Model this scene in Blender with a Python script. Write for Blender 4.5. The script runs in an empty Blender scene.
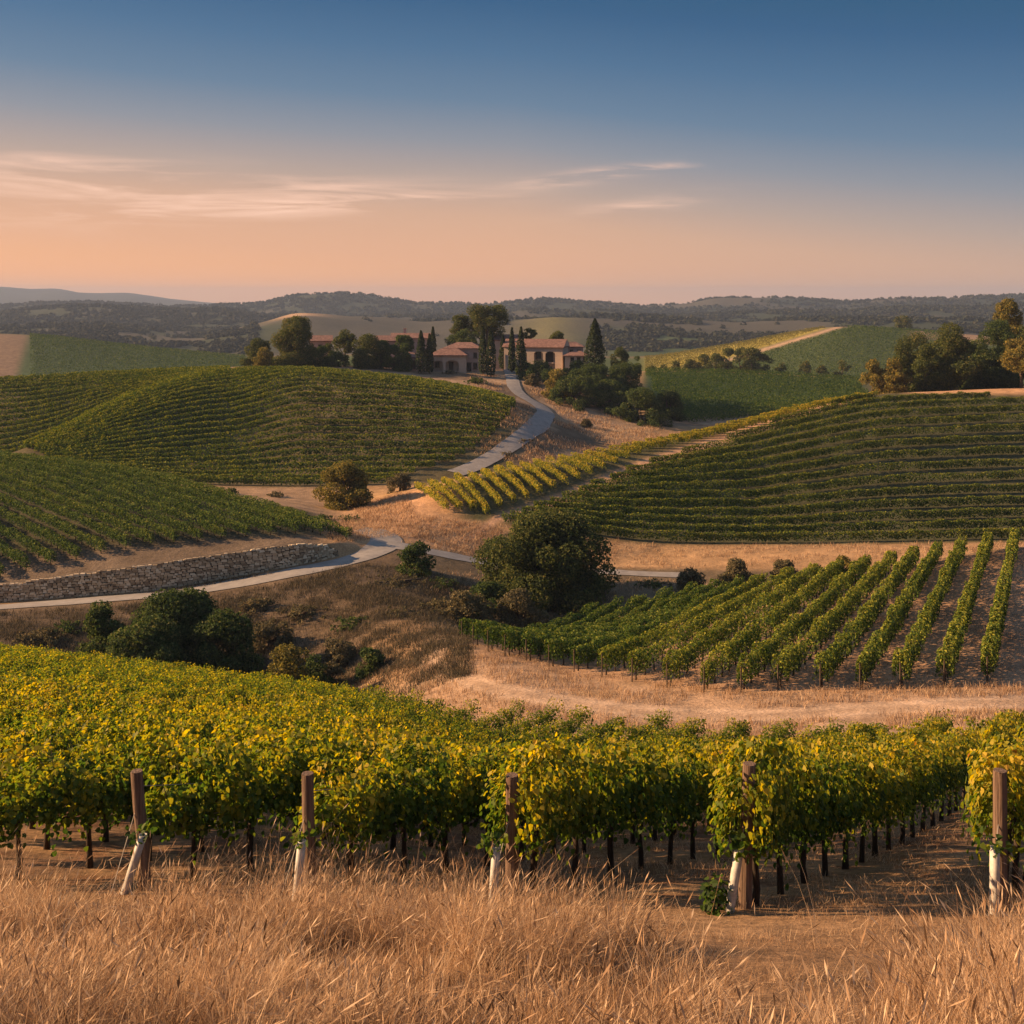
import bpy, math, random, zlib
import numpy as np
from mathutils import Vector
random.seed(7); RS = np.random.RandomState(11)
R = math.radians
scene = bpy.context.scene
C = scene.collection

# ------------------------------------------------------------------ camera
F = 1100.0; HOR = 300.0; CX = 512.0
cam_d = bpy.data.cameras.new('camera'); cam = bpy.data.objects.new('camera', cam_d); C.objects.link(cam)
cam_d.sensor_width = 36.0; cam_d.lens = 36.0 * F / 1024.0
cam_d.shift_y = -(512 - HOR) / 1024.0
cam_d.clip_start = 0.1; cam_d.clip_end = 40000
cam.location = (0, 0, 0); cam.rotation_euler = (R(90), 0, 0)
scene.camera = cam

# ------------------------------------------------------------------ light
SUN_AZ, SUN_EL = 85.0, 21.0            # degrees left of the view direction, degrees up
sun_d = bpy.data.lights.new('sun', 'SUN'); sun = bpy.data.objects.new('sun', sun_d); C.objects.link(sun)
sun_d.energy = 5.0; sun_d.angle = R(0.6); sun_d.color = (1.0, 0.61, 0.31)
S = Vector((-math.sin(R(SUN_AZ)) * math.cos(R(SUN_EL)), math.cos(R(SUN_AZ)) * math.cos(R(SUN_EL)), math.sin(R(SUN_EL))))
sun.rotation_euler = S.to_track_quat('Z', 'Y').to_euler()
sun.location = (-200, 100, 150)

world = bpy.data.worlds.new('World'); scene.world = world; world.use_nodes = True
wt = world.node_tree; wn = wt.nodes; wl = wt.links
for n in list(wn): wn.remove(n)
def wnode(t, **k):
    n = wn.new(t)
    for a, b in k.items(): setattr(n, a, b)
    return n
def wmath(op, a, b=None, c=None):
    n = wnode('ShaderNodeMath', operation=op)
    for i, v in enumerate((a, b, c)):
        if v is None: continue
        if isinstance(v, (int, float)): n.inputs[i].default_value = v
        else: wl.new(v, n.inputs[i])
    return n.outputs[0]
tc = wnode('ShaderNodeTexCoord'); sep = wnode('ShaderNodeSeparateXYZ'); wl.new(tc.outputs['Generated'], sep.inputs[0])
dx, dy, dz = sep.outputs
el = wmath('DIVIDE', dz, wmath('SQRT', wmath('ADD', wmath('MULTIPLY', dx, dx), wmath('MULTIPLY', dy, dy))))   # tan(elevation)
ramp = wnode('ShaderNodeValToRGB'); cr = ramp.color_ramp
wl.new(wmath('MAXIMUM', wmath('MINIMUM', wmath('ADD', el, wmath('ADD', wmath('MULTIPLY', wmath('MAXIMUM', dx, 0.0), 0.125), wmath('MULTIPLY', wmath('MINIMUM', dx, 0.0), 0.055))), 0.999), 0.0), ramp.inputs[0])     # the glow reaches higher on the sun's side
stops = [(0.0, (1.06, 0.46, 0.20)), (0.015, (0.98, 0.45, 0.21)), (0.035, (0.85, 0.425, 0.235)), (0.075, (0.69, 0.40, 0.26)), (0.105, (0.48, 0.35, 0.29)), (0.142, (0.265, 0.275, 0.315)),
         (0.18, (0.125, 0.202, 0.305)), (0.225, (0.062, 0.148, 0.272)), (0.27, (0.026, 0.102, 0.222)), (0.32, (0.010, 0.080, 0.170)), (0.55, (0.07, 0.14, 0.26)), (1.0, (0.24, 0.31, 0.43))]  # highest stops, above the view, brightened as added fill light
while len(cr.elements) < len(stops): cr.elements.new(0.5)
for e, (p, c) in zip(cr.elements, stops): e.position = p; e.color = (*c, 1)
# thin evening cirrus: a few long streaks of torn noise
az = wmath('DIVIDE', dx, wmath('MAXIMUM', dy, 0.05))
comb = wnode('ShaderNodeCombineXYZ'); wl.new(az, comb.inputs[0]); wl.new(el, comb.inputs[1])
mp = wnode('ShaderNodeMapping'); wl.new(comb.outputs[0], mp.inputs[0]); mp.inputs['Scale'].default_value = (3.2, 42, 1); mp.inputs['Rotation'].default_value = (0, 0, R(-3))
nz = wnode('ShaderNodeTexNoise'); wl.new(mp.outputs[0], nz.inputs['Vector']); nz.inputs['Scale'].default_value = 1.6; nz.inputs['Detail'].default_value = 7; nz.inputs['Roughness'].default_value = 0.62; nz.inputs['Distortion'].default_value = 0.6
def streak(px, py, hl, th, slope, amp):
    u = (px - CX) / F; v = (HOR - py) / F
    a = wmath('SUBTRACT', az, u); b = wmath('SUBTRACT', wmath('SUBTRACT', el, v), wmath('MULTIPLY', a, slope))
    q = wmath('ADD', wmath('POWER', wmath('DIVIDE', wmath('ABSOLUTE', a), hl / F), 2.0), wmath('POWER', wmath('DIVIDE', wmath('ABSOLUTE', b), th / F), 2.0))
    return wmath('MULTIPLY', wmath('POWER', 2.718, wmath('MULTIPLY', q, -1.0)), amp)
tot = None
for a in [(70, 190, 210, 17, .01, .75), (200, 214, 190, 12, .06, .85), (370, 203, 110, 7, .07, .8), (585, 177, 62, 6, .12, .95), (655, 169, 55, 3, .06, .5),
          (650, 205, 75, 7, .12, .5), (70, 172, 90, 6, .0, .4), (330, 188, 120, 8, .03, .3)]:
    s_ = streak(*a); tot = s_ if tot is None else wmath('ADD', tot, s_)
mr = wnode('ShaderNodeMapRange'); wl.new(nz.outputs['Fac'], mr.inputs[0]); mr.inputs[1].default_value = 0.44; mr.inputs[2].default_value = 0.68
cf = wmath('MINIMUM', wmath('MULTIPLY', tot, wmath('ADD', wmath('MULTIPLY', mr.outputs[0], 1.15), 0.02)), 0.9)
cmix = wnode('ShaderNodeMix', data_type='RGBA'); wl.new(cf, cmix.inputs[0]); wl.new(ramp.outputs[0], cmix.inputs[6]); cmix.inputs[7].default_value = (1.1, 0.68, 0.49, 1)
sky = wnode('ShaderNodeTexSky'); sky.sky_type = 'NISHITA'; sky.sun_disc = False; sky.sun_elevation = R(SUN_EL); sky.sun_rotation = R(-SUN_AZ)
sc10 = wnode('ShaderNodeMix', data_type='RGBA', blend_type='MULTIPLY'); sc10.inputs[0].default_value = 1; wl.new(cmix.outputs[2], sc10.inputs[6]); sc10.inputs[7].default_value = (8, 8, 8, 1)
smix = wnode('ShaderNodeMix', data_type='RGBA'); smix.inputs[0].default_value = 0.06; wl.new(sc10.outputs[2], smix.inputs[6]); wl.new(sky.outputs[0], smix.inputs[7])
bg = wnode('ShaderNodeBackground'); wl.new(smix.outputs[2], bg.inputs[0]); bg.inputs[1].default_value = 0.05
wo = wnode('ShaderNodeOutputWorld'); wl.new(bg.outputs[0], wo.inputs[0])

scene.view_settings.view_transform = 'Standard'; scene.view_settings.look = 'None'
scene.view_settings.exposure = 1.4; scene.view_settings.gamma = 1.0; scene.view_settings.use_curve_mapping = False
scene.render.engine = 'CYCLES'
cy = scene.cycles; cy.max_bounces = 6; cy.diffuse_bounces = 3; cy.transmission_bounces = 4; cy.transparent_max_bounces = 6; cy.volume_bounces = 0; cy.caustics_reflective = False; cy.caustics_refractive = False
cy.sample_clamp_indirect = 4.0

# ------------------------------------------------------------------ numpy noise
def _hash(ix, iy, seed):
    h = (ix.astype(np.int64) * 374761393 + iy.astype(np.int64) * 668265263 + seed * 1442695041) & 0x7fffffff
    h = ((h ^ (h >> 13)) * 1274126177) & 0x7fffffff
    return ((h ^ (h >> 16)) & 0xffff) / 65535.0
def vnoise(x, y, seed=0):
    ix = np.floor(x); iy = np.floor(y); fx = x - ix; fy = y - iy
    fx = fx * fx * (3 - 2 * fx); fy = fy * fy * (3 - 2 * fy)
    a = _hash(ix, iy, seed); b = _hash(ix + 1, iy, seed); c = _hash(ix, iy + 1, seed); d = _hash(ix + 1, iy + 1, seed)
    return (a * (1 - fx) + b * fx) * (1 - fy) + (c * (1 - fx) + d * fx) * fy
def fbm(x, y, sc, oct=4, seed=0):
    x = np.asarray(x, float) / sc; y = np.asarray(y, float) / sc; s = 0; a = 0.5; t = 0
    for o in range(oct):
        s = s + a * vnoise(x, y, seed + o * 17); t += a; a *= 0.5; x = x * 2.03 + 5.1; y = y * 2.03 + 1.7
    return s / t
def sstep(a, b, x):
    t = np.clip((x - a) / (b - a), 0, 1); return t * t * (3 - 2 * t)

# ------------------------------------------------------------------ terrain: the shape of the land
# every curve follows one foot or crest of the land across the view: {bearing: (distance, sight line)} or {bearing: (distance, height, 'z')}
PX = np.arange(-1500, 2600, 5.0)
def curve(pts, smooth=22):
    k = sorted(pts); d = np.array([pts[p][0] for p in k], float)
    z = np.array([pts[p][1] if len(pts[p]) > 2 else -(pts[p][1] - HOR) / F * pts[p][0] for p in k], float)
    D = np.interp(PX, k, d); Z = np.interp(PX, k, z)
    n = int(smooth / 5 * 3); g = np.exp(-0.5 * (np.arange(-n, n + 1) * 5.0 / smooth) ** 2); g /= g.sum()
    D = np.convolve(np.pad(D, n, 'edge'), g, 'valid'); Z = np.convolve(np.pad(Z, n, 'edge'), g, 'valid')
    return D, Z
def const(d, z): return {0: (d, z, 'z')}
KN = [
 const(-25, 4.0), const(0, -1.75), const(7, -4.75), {0: (14.6, 905), 1024: (14.6, 905)},
 {-300: (100, -31.6, 'z'), 0: (88, 672), 300: (74, 711), 500: (66, 731), 770: (55, 757), 1000: (46, 759), 1300: (40, 790)},
 {0: (100, -34.5, 'z'), 200: (95, -34.3, 'z'), 300: (88, -33.0, 'z'), 400: (80, -28.9, 'z'), 500: (74, 690), 700: (66, 715), 1000: (58, 725)},
 {0: (106, 650), 200: (104, 664), 330: (97, 678), 400: (90, 665), 470: (86, 652), 560: (80, 675), 735: (70, 692), 990: (68, 688)},
 {0: (118, 613), 200: (120, 598), 300: (122, 582), 370: (127, 566), 420: (120, 590), 500: (112, 635), 595: (116, 621), 670: (117, 605), 741: (116, 594), 842: (113, 577), 917: (112, 564), 1016: (112, 547)},
 {0: (124, 603), 160: (125, 592), 300: (128.5, 566), 350: (134, 555), 400: (138, 545), 500: (132, 578), 620: (133, 576), 700: (134, 577), 900: (131, 580), 1015: (130, 575)},
 {0: (126.3, 586), 160: (127, 567), 300: (130.5, 546), 335: (135, 543), 370: (140, 540), 400: (143, 535), 500: (142, 560), 650: (145, 560), 800: (142, 556), 1000: (140, 551)},
 {0: (172, 463), 100: (166, 475), 200: (158, 494), 300: (149, 515), 340: (148, 526), 400: (150, 524), 430: (154, 516), 500: (152, 524), 650: (150, 545), 800: (150, 545), 1000: (150, 542)},
 {0: (190, 464), 100: (186, 478), 200: (181, 491), 300: (178, 498), 350: (174, 507), 395: (172, 496), 415: (170, 490), 500: (176, 472), 600: (186, 455), 700: (200, 435), 800: (215, 410), 870: (226, 394), 1024: (236, 388)},
 {0: (197, 466), 100: (194, 478), 200: (191, 486), 300: (191, 488), 400: (195, 485), 500: (203, 479), 600: (213, 470), 700: (228, 447), 800: (243, 428), 1024: (262, 405)},
 {-100: (198, 471), 0: (200, 459), 20: (205, 452), 60: (213, 433), 110: (226, 406), 160: (241, 387), 200: (255, 376), 235: (266, 371.5), 300: (262, 373.5), 400: (255, 384), 480: (250, 396.5), 520: (246, 408.5), 560: (244, 430), 600: (245, 442), 650: (250, 436), 700: (262, 436), 800: (280, 422), 1024: (290, 401)},
 {-100: (214, 486), 0: (216, 472), 20: (220, 468), 60: (229, 452), 110: (242, 420), 160: (256, 394), 200: (266, 378.5), 235: (274, 371.2), 300: (271, 371), 400: (265, 380.8), 480: (259, 393.5), 520: (254, 405.5), 560: (251, 424), 600: (250, 437), 650: (256, 431), 700: (272, 432), 800: (290, 418.5), 1024: (300, 398)},
 {0: (270, 382), 100: (272, 376), 235: (285, 370), 300: (280, 370), 400: (275, 379), 480: (268, 392), 520: (262, 404), 560: (258, 420), 600: (255, 433), 650: (262, 427), 700: (282, 428), 800: (300, 416), 1024: (310, 396)},
 {0: (315, -24, 'z'), 150: (312, -21, 'z'), 235: (300, 366.5), 330: (302, 366), 420: (306, 371), 500: (312, 371), 560: (312, 371), 590: (313, 373), 612: (312, 384), 640: (303, 406), 660: (308, 413), 700: (322, 411), 800: (332, 405), 1024: (342, 396)},
 {0: (420, -36, 'z'), 200: (400, -32, 'z'), 400: (380, -27, 'z'), 560: (380, -28, 'z'), 640: (412, 371), 750: (430, 373), 850: (440, 379), 1024: (440, -34, 'z')},
 const(530, -47),
 {-300: (740, 345), 0: (750, 333), 60: (750, 337), 100: (750, 343), 200: (750, 353), 260: (750, 358), 500: (750, 352), 640: (750, 360), 700: (750, 350), 760: (750, 340), 800: (750, 331), 835: (750, 325), 900: (750, 330), 950: (750, 333), 1024: (750, 340)},
 const(1050, -58),
 {0: (1600, 326), 100: (1600, 323), 200: (1600, 331), 250: (1600, 320), 300: (1600, 309), 350: (1600, 314), 420: (1600, 323), 500: (1500, 325), 550: (1450, 320), 650: (1600, 320), 720: (1600, 324), 800: (1600, 323), 900: (1500, 321), 960: (1500, 320), 1024: (1600, 322)},
 const(1850, -46),
 {-300: (2200, 316), 0: (2200, 314), 60: (2200, 310), 120: (2200, 309), 180: (2200, 313), 225: (2200, 311), 262: (2200, 318), 320: (2200, 323), 420: (2200, 318), 480: (2200, 312), 540: (2200, 308), 600: (2200, 309), 660: (2200, 317), 740: (2200, 312), 800: (2200, 308), 850: (2200, 311), 900: (2200, 306), 960: (2200, 308), 1024: (2200, 303)},
 const(2500, -40),
 {-400: (3000, 300), 0: (3000, 307), 80: (3000, 303), 120: (3000, 305), 200: (3000, 307), 258: (3000, 305), 278: (3000, 299), 300: (3000, 294), 340: (3000, 293), 362: (3000, 295), 390: (3000, 300), 420: (3000, 304), 490: (3000, 304), 520: (3000, 301), 540: (3000, 298), 562: (3000, 301), 640: (3000, 306), 690: (3000, 305), 715: (3000, 299), 760: (3000, 297), 800: (3000, 298), 850: (3000, 301), 900: (3000, 297), 930: (3000, 299), 980: (3000, 295), 1024: (3000, 294), 1400: (3000, 297)},
 const(3700, -60),
 {-600: (6500, 294), -100: (6500, 289), 0: (6500, 288), 30: (6500, 290), 60: (6500, 289), 90: (6500, 294), 130: (6500, 293), 160: (6500, 298), 210: (6500, 302), 250: (6500, 305), 300: (6500, 306), 1024: (6500, 306)},
 const(7600, -70), const(9200, -110)]
tab = [curve(k, 12 if i in (8, 9) else 9 if i > 19 else 22) for i, k in enumerate(KN)]
KD = np.array([t[0] for t in tab]); KZ = np.array([t[1] for t in tab])          # (K, NPX)
hh = np.diff(KD, axis=0); dl = np.diff(KZ, axis=0) / hh
KM = np.zeros_like(KZ)
w1 = 2 * hh[1:] + hh[:-1]; w2 = hh[1:] + 2 * hh[:-1]
same = dl[1:] * dl[:-1] > 0
with np.errstate(divide='ignore', invalid='ignore'):
    hm = (w1 + w2) / (w1 / dl[:-1] + w2 / dl[1:])
KM[1:-1] = np.where(same, hm, 0.0); KM[0] = dl[0]; KM[-1] = dl[-1]
NK = len(KN)
def wfun(y): return np.maximum(y, 12.0)
def bearing(x, y): return CX + F * np.asarray(x, float) / wfun(np.asarray(y, float))
def kd(k, px): return np.interp(px, PX, KD[k])
def H(x, y, detail=True):
    x = np.asarray(x, float); y = np.asarray(y, float); px = np.clip(bearing(x, y), -1490, 2580)
    i = np.clip((px + 1500) / 5.0, 0, len(PX) - 1.001); i0 = i.astype(int); fr = i - i0
    z = np.zeros_like(px); done = np.zeros(px.shape, bool)
    lerp = lambda T, k: T[k, i0] * (1 - fr) + T[k, i0 + 1] * fr
    for k in range(NK - 1):
        d0 = lerp(KD, k); d1 = lerp(KD, k + 1)
        m = (~done) & (y < d1) if k < NK - 2 else ~done
        if not m.any(): continue
        h = d1 - d0; t = np.clip((y - d0) / h, 0, 1); t2 = t * t; t3 = t2 * t
        zz = (2 * t3 - 3 * t2 + 1) * lerp(KZ, k) + (t3 - 2 * t2 + t) * h * lerp(KM, k) + (3 * t2 - 2 * t3) * lerp(KZ, k + 1) + (t3 - t2) * h * lerp(KM, k + 1)
        z = np.where(m, zz, z); done |= m
    if detail:
        z = z + (fbm(x, y, 7, 3, 3) - .5) * .15 * sstep(6, 20, y) + (fbm(x, y, 1.2, 2, 9) - .5) * .07 * (1 - sstep(30, 60, y))
        far = sstep(1000, 1700, y)
        z = z + far * (fbm(x, y, 420, 4, 21) - .5) * 26 * (1 - .5 * sstep(2500, 3000, y) * (1 - sstep(3000, 4200, y))) + sstep(4000, 6000, y) * (fbm(x, y, 900, 4, 31) - .5) * 26
        z = z + sstep(900, 1200, y) * (1 - sstep(4000, 6000, y)) * (fbm(x, y, 130, 3, 41) - .5) * 9
    return z
def h1(x, y): return float(H(np.array([x]), np.array([y]))[0])
def at(px, d):
    x = (px - CX) / F * d
    return Vector((x, d, h1(x, d)))
def hit(px, py, d0, d1, n=1500):
    """nearest point of the land on the sight line between two distances"""
    d = np.linspace(d0, d1, n); x = (px - CX) / F * d; z = H(x, d); ray = -(py - HOR) / F * d
    k = np.nonzero(z >= ray)[0]
    i = k[0] if len(k) else int(np.argmin(np.abs(z - ray)))
    return np.array([x[i], d[i], z[i]])
def to_px(x, y, z): return CX + F * x / y, HOR - F * z / y

# ------------------------------------------------------------------ mesh helpers
def set_tone(me, per_face, k):
    a = me.attributes.new('tone', 'FLOAT', 'POINT'); a.data.foreach_set('value', np.repeat(np.asarray(per_face, np.float32), k))
    return me
def mesh_np(name, V, faces, mats, smooth=False, mat_idx=None):
    """V (n,3); faces: list of (m,k) int arrays"""
    me = bpy.data.meshes.new(name); V = np.asarray(V, np.float32)
    faces = [np.asarray(f, np.int32) for f in faces if len(f)]
    me.vertices.add(len(V)); me.vertices.foreach_set('co', V.ravel())
    loops = np.concatenate([f.ravel() for f in faces]); sizes = np.concatenate([np.full(len(f), f.shape[1], np.int32) for f in faces])
    me.loops.add(len(loops)); me.loops.foreach_set('vertex_index', loops)
    me.polygons.add(len(sizes)); st = np.zeros(len(sizes), np.int32); st[1:] = np.cumsum(sizes)[:-1]
    me.polygons.foreach_set('loop_start', st)
    if mat_idx is not None: me.polygons.foreach_set('material_index', np.asarray(mat_idx, np.int32))
    me.polygons.foreach_set('use_smooth', np.full(len(sizes), bool(smooth)))
    for m in (mats if isinstance(mats, (list, tuple)) else [mats]): me.materials.append(m)
    me.update(calc_edges=True); me.validate()
    return me
class MB:
    def __init__(s): s.v = []; s.f = {}; s.n = 0
    def add(s, V, Fc):
        V = np.asarray(V, float); s.v.append(V)
        for f in (Fc if isinstance(Fc, list) else [Fc]):
            f = np.asarray(f, int)
            if len(f): s.f.setdefault(f.shape[1], []).append(f + s.n)
        s.n += len(V); return s
    def box(s, c, sz, rot=0.0, taper=1.0):
        x, y, z = np.array(sz) / 2.0
        V = np.array([[-x, -y, -z], [x, -y, -z], [x, y, -z], [-x, y, -z], [-x * taper, -y * taper, z], [x * taper, -y * taper, z], [x * taper, y * taper, z], [-x * taper, y * taper, z]])
        if rot: c_, s_ = math.cos(rot), math.sin(rot); V = V @ np.array([[c_, s_, 0], [-s_, c_, 0], [0, 0, 1]])
        return s.add(V + np.array(c), np.array([[0, 3, 2, 1], [4, 5, 6, 7], [0, 1, 5, 4], [1, 2, 6, 5], [2, 3, 7, 6], [3, 0, 4, 7]]))
    def tube(s, pts, rad, n=8, cap=True, jit=0.0):
        pts = np.asarray(pts, float); rad = np.broadcast_to(np.asarray(rad, float), (len(pts),))
        a = np.linspace(0, 2 * np.pi, n, endpoint=False); V = []
        for i, p in enumerate(pts):
            t = pts[min(i + 1, len(pts) - 1)] - pts[max(i - 1, 0)]; t = t / (np.linalg.norm(t) + 1e-9)
            u = np.cross(t, [0.31, 0.95, 0.05] if abs(t[2]) > .7 else [0, 0, 1]); u /= np.linalg.norm(u); w = np.cross(t, u)
            r = rad[i] * (1 + jit * RS.uniform(-1, 1, n))
            V.append(p + (np.cos(a) * r)[:, None] * u + (np.sin(a) * r)[:, None] * w)
        V = np.concatenate(V); Fq = []
        for i in range(len(pts) - 1):
            for j in range(n): Fq.append([i * n + j, i * n + (j + 1) % n, (i + 1) * n + (j + 1) % n, (i + 1) * n + j])
        fs = [np.array(Fq)]
        if cap: fs += [np.array([list(range((len(pts) - 1) * n, len(pts) * n))]), np.array([list(range(n))[::-1]])]
        return s.add(V, fs)
    def mesh(s, name, mat, smooth=False):
        return mesh_np(name, np.concatenate(s.v), [np.concatenate(x) for x in s.f.values()], mat, smooth)
def link(name, data, parent=None, loc=(0, 0, 0), rz=0.0, scale=1.0):
    o = bpy.data.objects.new(name, data); C.objects.link(o); o.location = loc; o.rotation_euler = (0, 0, rz)
    if scale != 1.0: o.scale = (scale,) * 3
    if parent is not None: o.parent = parent
    return o
def tag(o, label=None, cat=None, group=None, kind=None):
    for k, v in (('label', label), ('category', cat), ('group', group), ('kind', kind)):
        if v: o[k] = v
    return o
def unit(n):
    v = RS.normal(size=(n, 3)); return v / np.linalg.norm(v, axis=1)[:, None]
def leaf_quads(P, N, size, fold=0.25, aspect=0.75):
    """one folded rhombic leaf face per point"""
    n = len(P); r = unit(n); U = np.cross(N, r); U /= (np.linalg.norm(U, axis=1)[:, None] + 1e-9); W = np.cross(N, U)
    s = np.asarray(size)[:, None] if np.ndim(size) else np.full((n, 1), size)
    V = np.stack([P - U * s * .5, P - W * s * .5 * aspect + N * s * fold, P + U * s * .5, P + W * s * .5 * aspect + N * s * fold], 1).reshape(-1, 3)
    return V, np.arange(4 * n).reshape(n, 4)
def lobed_leaves(P, N, T, size):
    """vine leaves: two folded lobed halves, T = direction of the tip"""
    n = len(P); T = T - N * (T * N).sum(1)[:, None]; T /= (np.linalg.norm(T, axis=1)[:, None] + 1e-9); B = np.cross(N, T); s = size[:, None]
    f = RS.uniform(-.10, .22, (n, 1)) * s; c = RS.uniform(-.05, .15, (n, 1)) * s
    V = [P, P - B * s * .52 + T * s * .12 + N * f, P - B * s * .36 + T * s * .62 + N * f, P + T * s * .98 - N * c,
         P + B * s * .36 + T * s * .62 + N * f, P + B * s * .52 + T * s * .12 + N * f]
    V = np.stack(V, 1).reshape(-1, 3); b = (np.arange(n) * 6)[:, None]
    return V, np.concatenate([b + np.array([0, 3, 2, 1]), b + np.array([0, 5, 4, 3])], 0)

# ------------------------------------------------------------------ materials
def nt(name):
    m = bpy.data.materials.new(name); m.use_nodes = True; t = m.node_tree
    for n in list(t.nodes): t.nodes.remove(n)
    out = t.nodes.new('ShaderNodeOutputMaterial'); return m, t, out
def setramp(node, stops):
    e = node.color_ramp.elements
    while len(e) < len(stops): e.new(0.5)
    for a, (p, c) in zip(e, stops): a.position = p; a.color = (*c, 1)
def leaf_mat(name, stops, trans=0.35, noise=1.2, patch=0.35, rough=.85, spread=1.0):
    m, t, out = nt(name); N = t.nodes; L = t.links
    g = N.new('ShaderNodeNewGeometry'); oi = N.new('ShaderNodeObjectInfo'); tcn = N.new('ShaderNodeTexCoord')
    nz = N.new('ShaderNodeTexNoise'); nz.inputs['Scale'].default_value = noise; nz.inputs['Detail'].default_value = 3; L.new(g.outputs['Position'], nz.inputs['Vector'])
    a = N.new('ShaderNodeMath'); a.operation = 'MULTIPLY_ADD'; L.new(nz.outputs['Fac'], a.inputs[0]); a.inputs[1].default_value = patch * 2.2; a.inputs[2].default_value = -patch * 1.1
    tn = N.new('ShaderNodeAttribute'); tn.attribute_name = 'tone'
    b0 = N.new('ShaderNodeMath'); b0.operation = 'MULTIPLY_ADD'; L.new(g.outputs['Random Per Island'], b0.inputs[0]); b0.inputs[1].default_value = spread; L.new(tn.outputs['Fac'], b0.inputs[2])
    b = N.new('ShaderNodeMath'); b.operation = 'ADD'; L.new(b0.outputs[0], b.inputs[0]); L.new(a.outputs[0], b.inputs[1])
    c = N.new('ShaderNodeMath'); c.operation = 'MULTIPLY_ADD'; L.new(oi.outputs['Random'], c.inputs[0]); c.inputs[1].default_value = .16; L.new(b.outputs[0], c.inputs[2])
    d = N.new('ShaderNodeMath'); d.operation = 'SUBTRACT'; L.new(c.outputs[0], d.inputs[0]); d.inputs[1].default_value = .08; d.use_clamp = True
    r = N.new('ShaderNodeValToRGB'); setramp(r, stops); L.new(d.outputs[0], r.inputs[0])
    p = N.new('ShaderNodeBsdfPrincipled'); L.new(r.outputs[0], p.inputs['Base Color']); p.inputs['Roughness'].default_value = rough; p.inputs['Specular IOR Level'].default_value = .12 if rough > .7 else .22
    tr = N.new('ShaderNodeBsdfTranslucent'); hs = N.new('ShaderNodeHueSaturation'); hs.inputs['Value'].default_value = 1.5; hs.inputs['Saturation'].default_value = 1.1; L.new(r.outputs[0], hs.inputs['Color']); L.new(hs.outputs[0], tr.inputs[0])
    mx = N.new('ShaderNodeMixShader'); mx.inputs[0].default_value = trans; L.new(p.outputs[0], mx.inputs[1]); L.new(tr.outputs[0], mx.inputs[2]); L.new(mx.outputs[0], out.inputs[0])
    return m
def solid_mat(name, c0, c1, scale=4.0, rough=.85, bump=.3, stretch=(1, 1, 1), coord='Object', spec=.2, bd=0.02):
    m, t, out = nt(name); N = t.nodes; L = t.links
    tcn = N.new('ShaderNodeTexCoord'); mpn = N.new('ShaderNodeMapping'); L.new(tcn.outputs[coord], mpn.inputs[0]); mpn.inputs['Scale'].default_value = stretch
    nz = N.new('ShaderNodeTexNoise'); nz.inputs['Scale'].default_value = scale; nz.inputs['Detail'].default_value = 8; nz.inputs['Roughness'].default_value = .65; L.new(mpn.outputs[0], nz.inputs['Vector'])
    r = N.new('ShaderNodeValToRGB'); setramp(r, [(.3, c0), (.7, c1)]); L.new(nz.outputs['Fac'], r.inputs[0])
    p = N.new('ShaderNodeBsdfPrincipled'); L.new(r.outputs[0], p.inputs['Base Color']); p.inputs['Roughness'].default_value = rough; p.inputs['Specular IOR Level'].default_value = spec
    b = N.new('ShaderNodeBump'); b.inputs['Strength'].default_value = bump; b.inputs['Distance'].default_value = bd; L.new(nz.outputs['Fac'], b.inputs['Height']); L.new(b.outputs[0], p.inputs['Normal'])
    L.new(p.outputs[0], out.inputs[0]); return m
def island_mat(name, stops, rough=.8, trans=0.0):
    m, t, out = nt(name); N = t.nodes; L = t.links; g = N.new('ShaderNodeNewGeometry')
    nz = N.new('ShaderNodeTexNoise'); nz.inputs['Scale'].default_value = .6; nz.inputs['Detail'].default_value = 4; L.new(g.outputs['Position'], nz.inputs['Vector'])
    a = N.new('ShaderNodeMath'); a.operation = 'MULTIPLY_ADD'; L.new(nz.outputs['Fac'], a.inputs[0]); a.inputs[1].default_value = .7; a.inputs[2].default_value = -.35
    tn = N.new('ShaderNodeAttribute'); tn.attribute_name = 'tone'; b0 = N.new('ShaderNodeMath'); b0.operation = 'ADD'; L.new(g.outputs['Random Per Island'], b0.inputs[0]); L.new(tn.outputs['Fac'], b0.inputs[1])
    b = N.new('ShaderNodeMath'); b.operation = 'ADD'; b.use_clamp = True; L.new(b0.outputs[0], b.inputs[0]); L.new(a.outputs[0], b.inputs[1])
    r = N.new('ShaderNodeValToRGB'); setramp(r, stops); L.new(b.outputs[0], r.inputs[0])
    p = N.new('ShaderNodeBsdfPrincipled'); L.new(r.outputs[0], p.inputs['Base Color']); p.inputs['Roughness'].default_value = rough; p.inputs['Specular IOR Level'].default_value = .15
    if trans:
        tr = N.new('ShaderNodeBsdfTranslucent'); L.new(r.outputs[0], tr.inputs[0]); mx = N.new('ShaderNodeMixShader'); mx.inputs[0].default_value = trans
        L.new(p.outputs[0], mx.inputs[1]); L.new(tr.outputs[0], mx.inputs[2]); L.new(mx.outputs[0], out.inputs[0])
    else: L.new(p.outputs[0], out.inputs[0])
    return m
M = {}
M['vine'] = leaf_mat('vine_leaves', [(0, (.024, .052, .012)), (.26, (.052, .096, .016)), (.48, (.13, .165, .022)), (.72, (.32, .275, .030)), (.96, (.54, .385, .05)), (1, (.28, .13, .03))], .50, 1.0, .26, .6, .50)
M['vine_far'] = leaf_mat('vine_rows_leaves', [(0, (.040, .070, .015)), (.4, (.085, .13, .022)), (.75, (.16, .19, .03)), (1, (.27, .26, .04))], .22, .35, .25)
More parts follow.
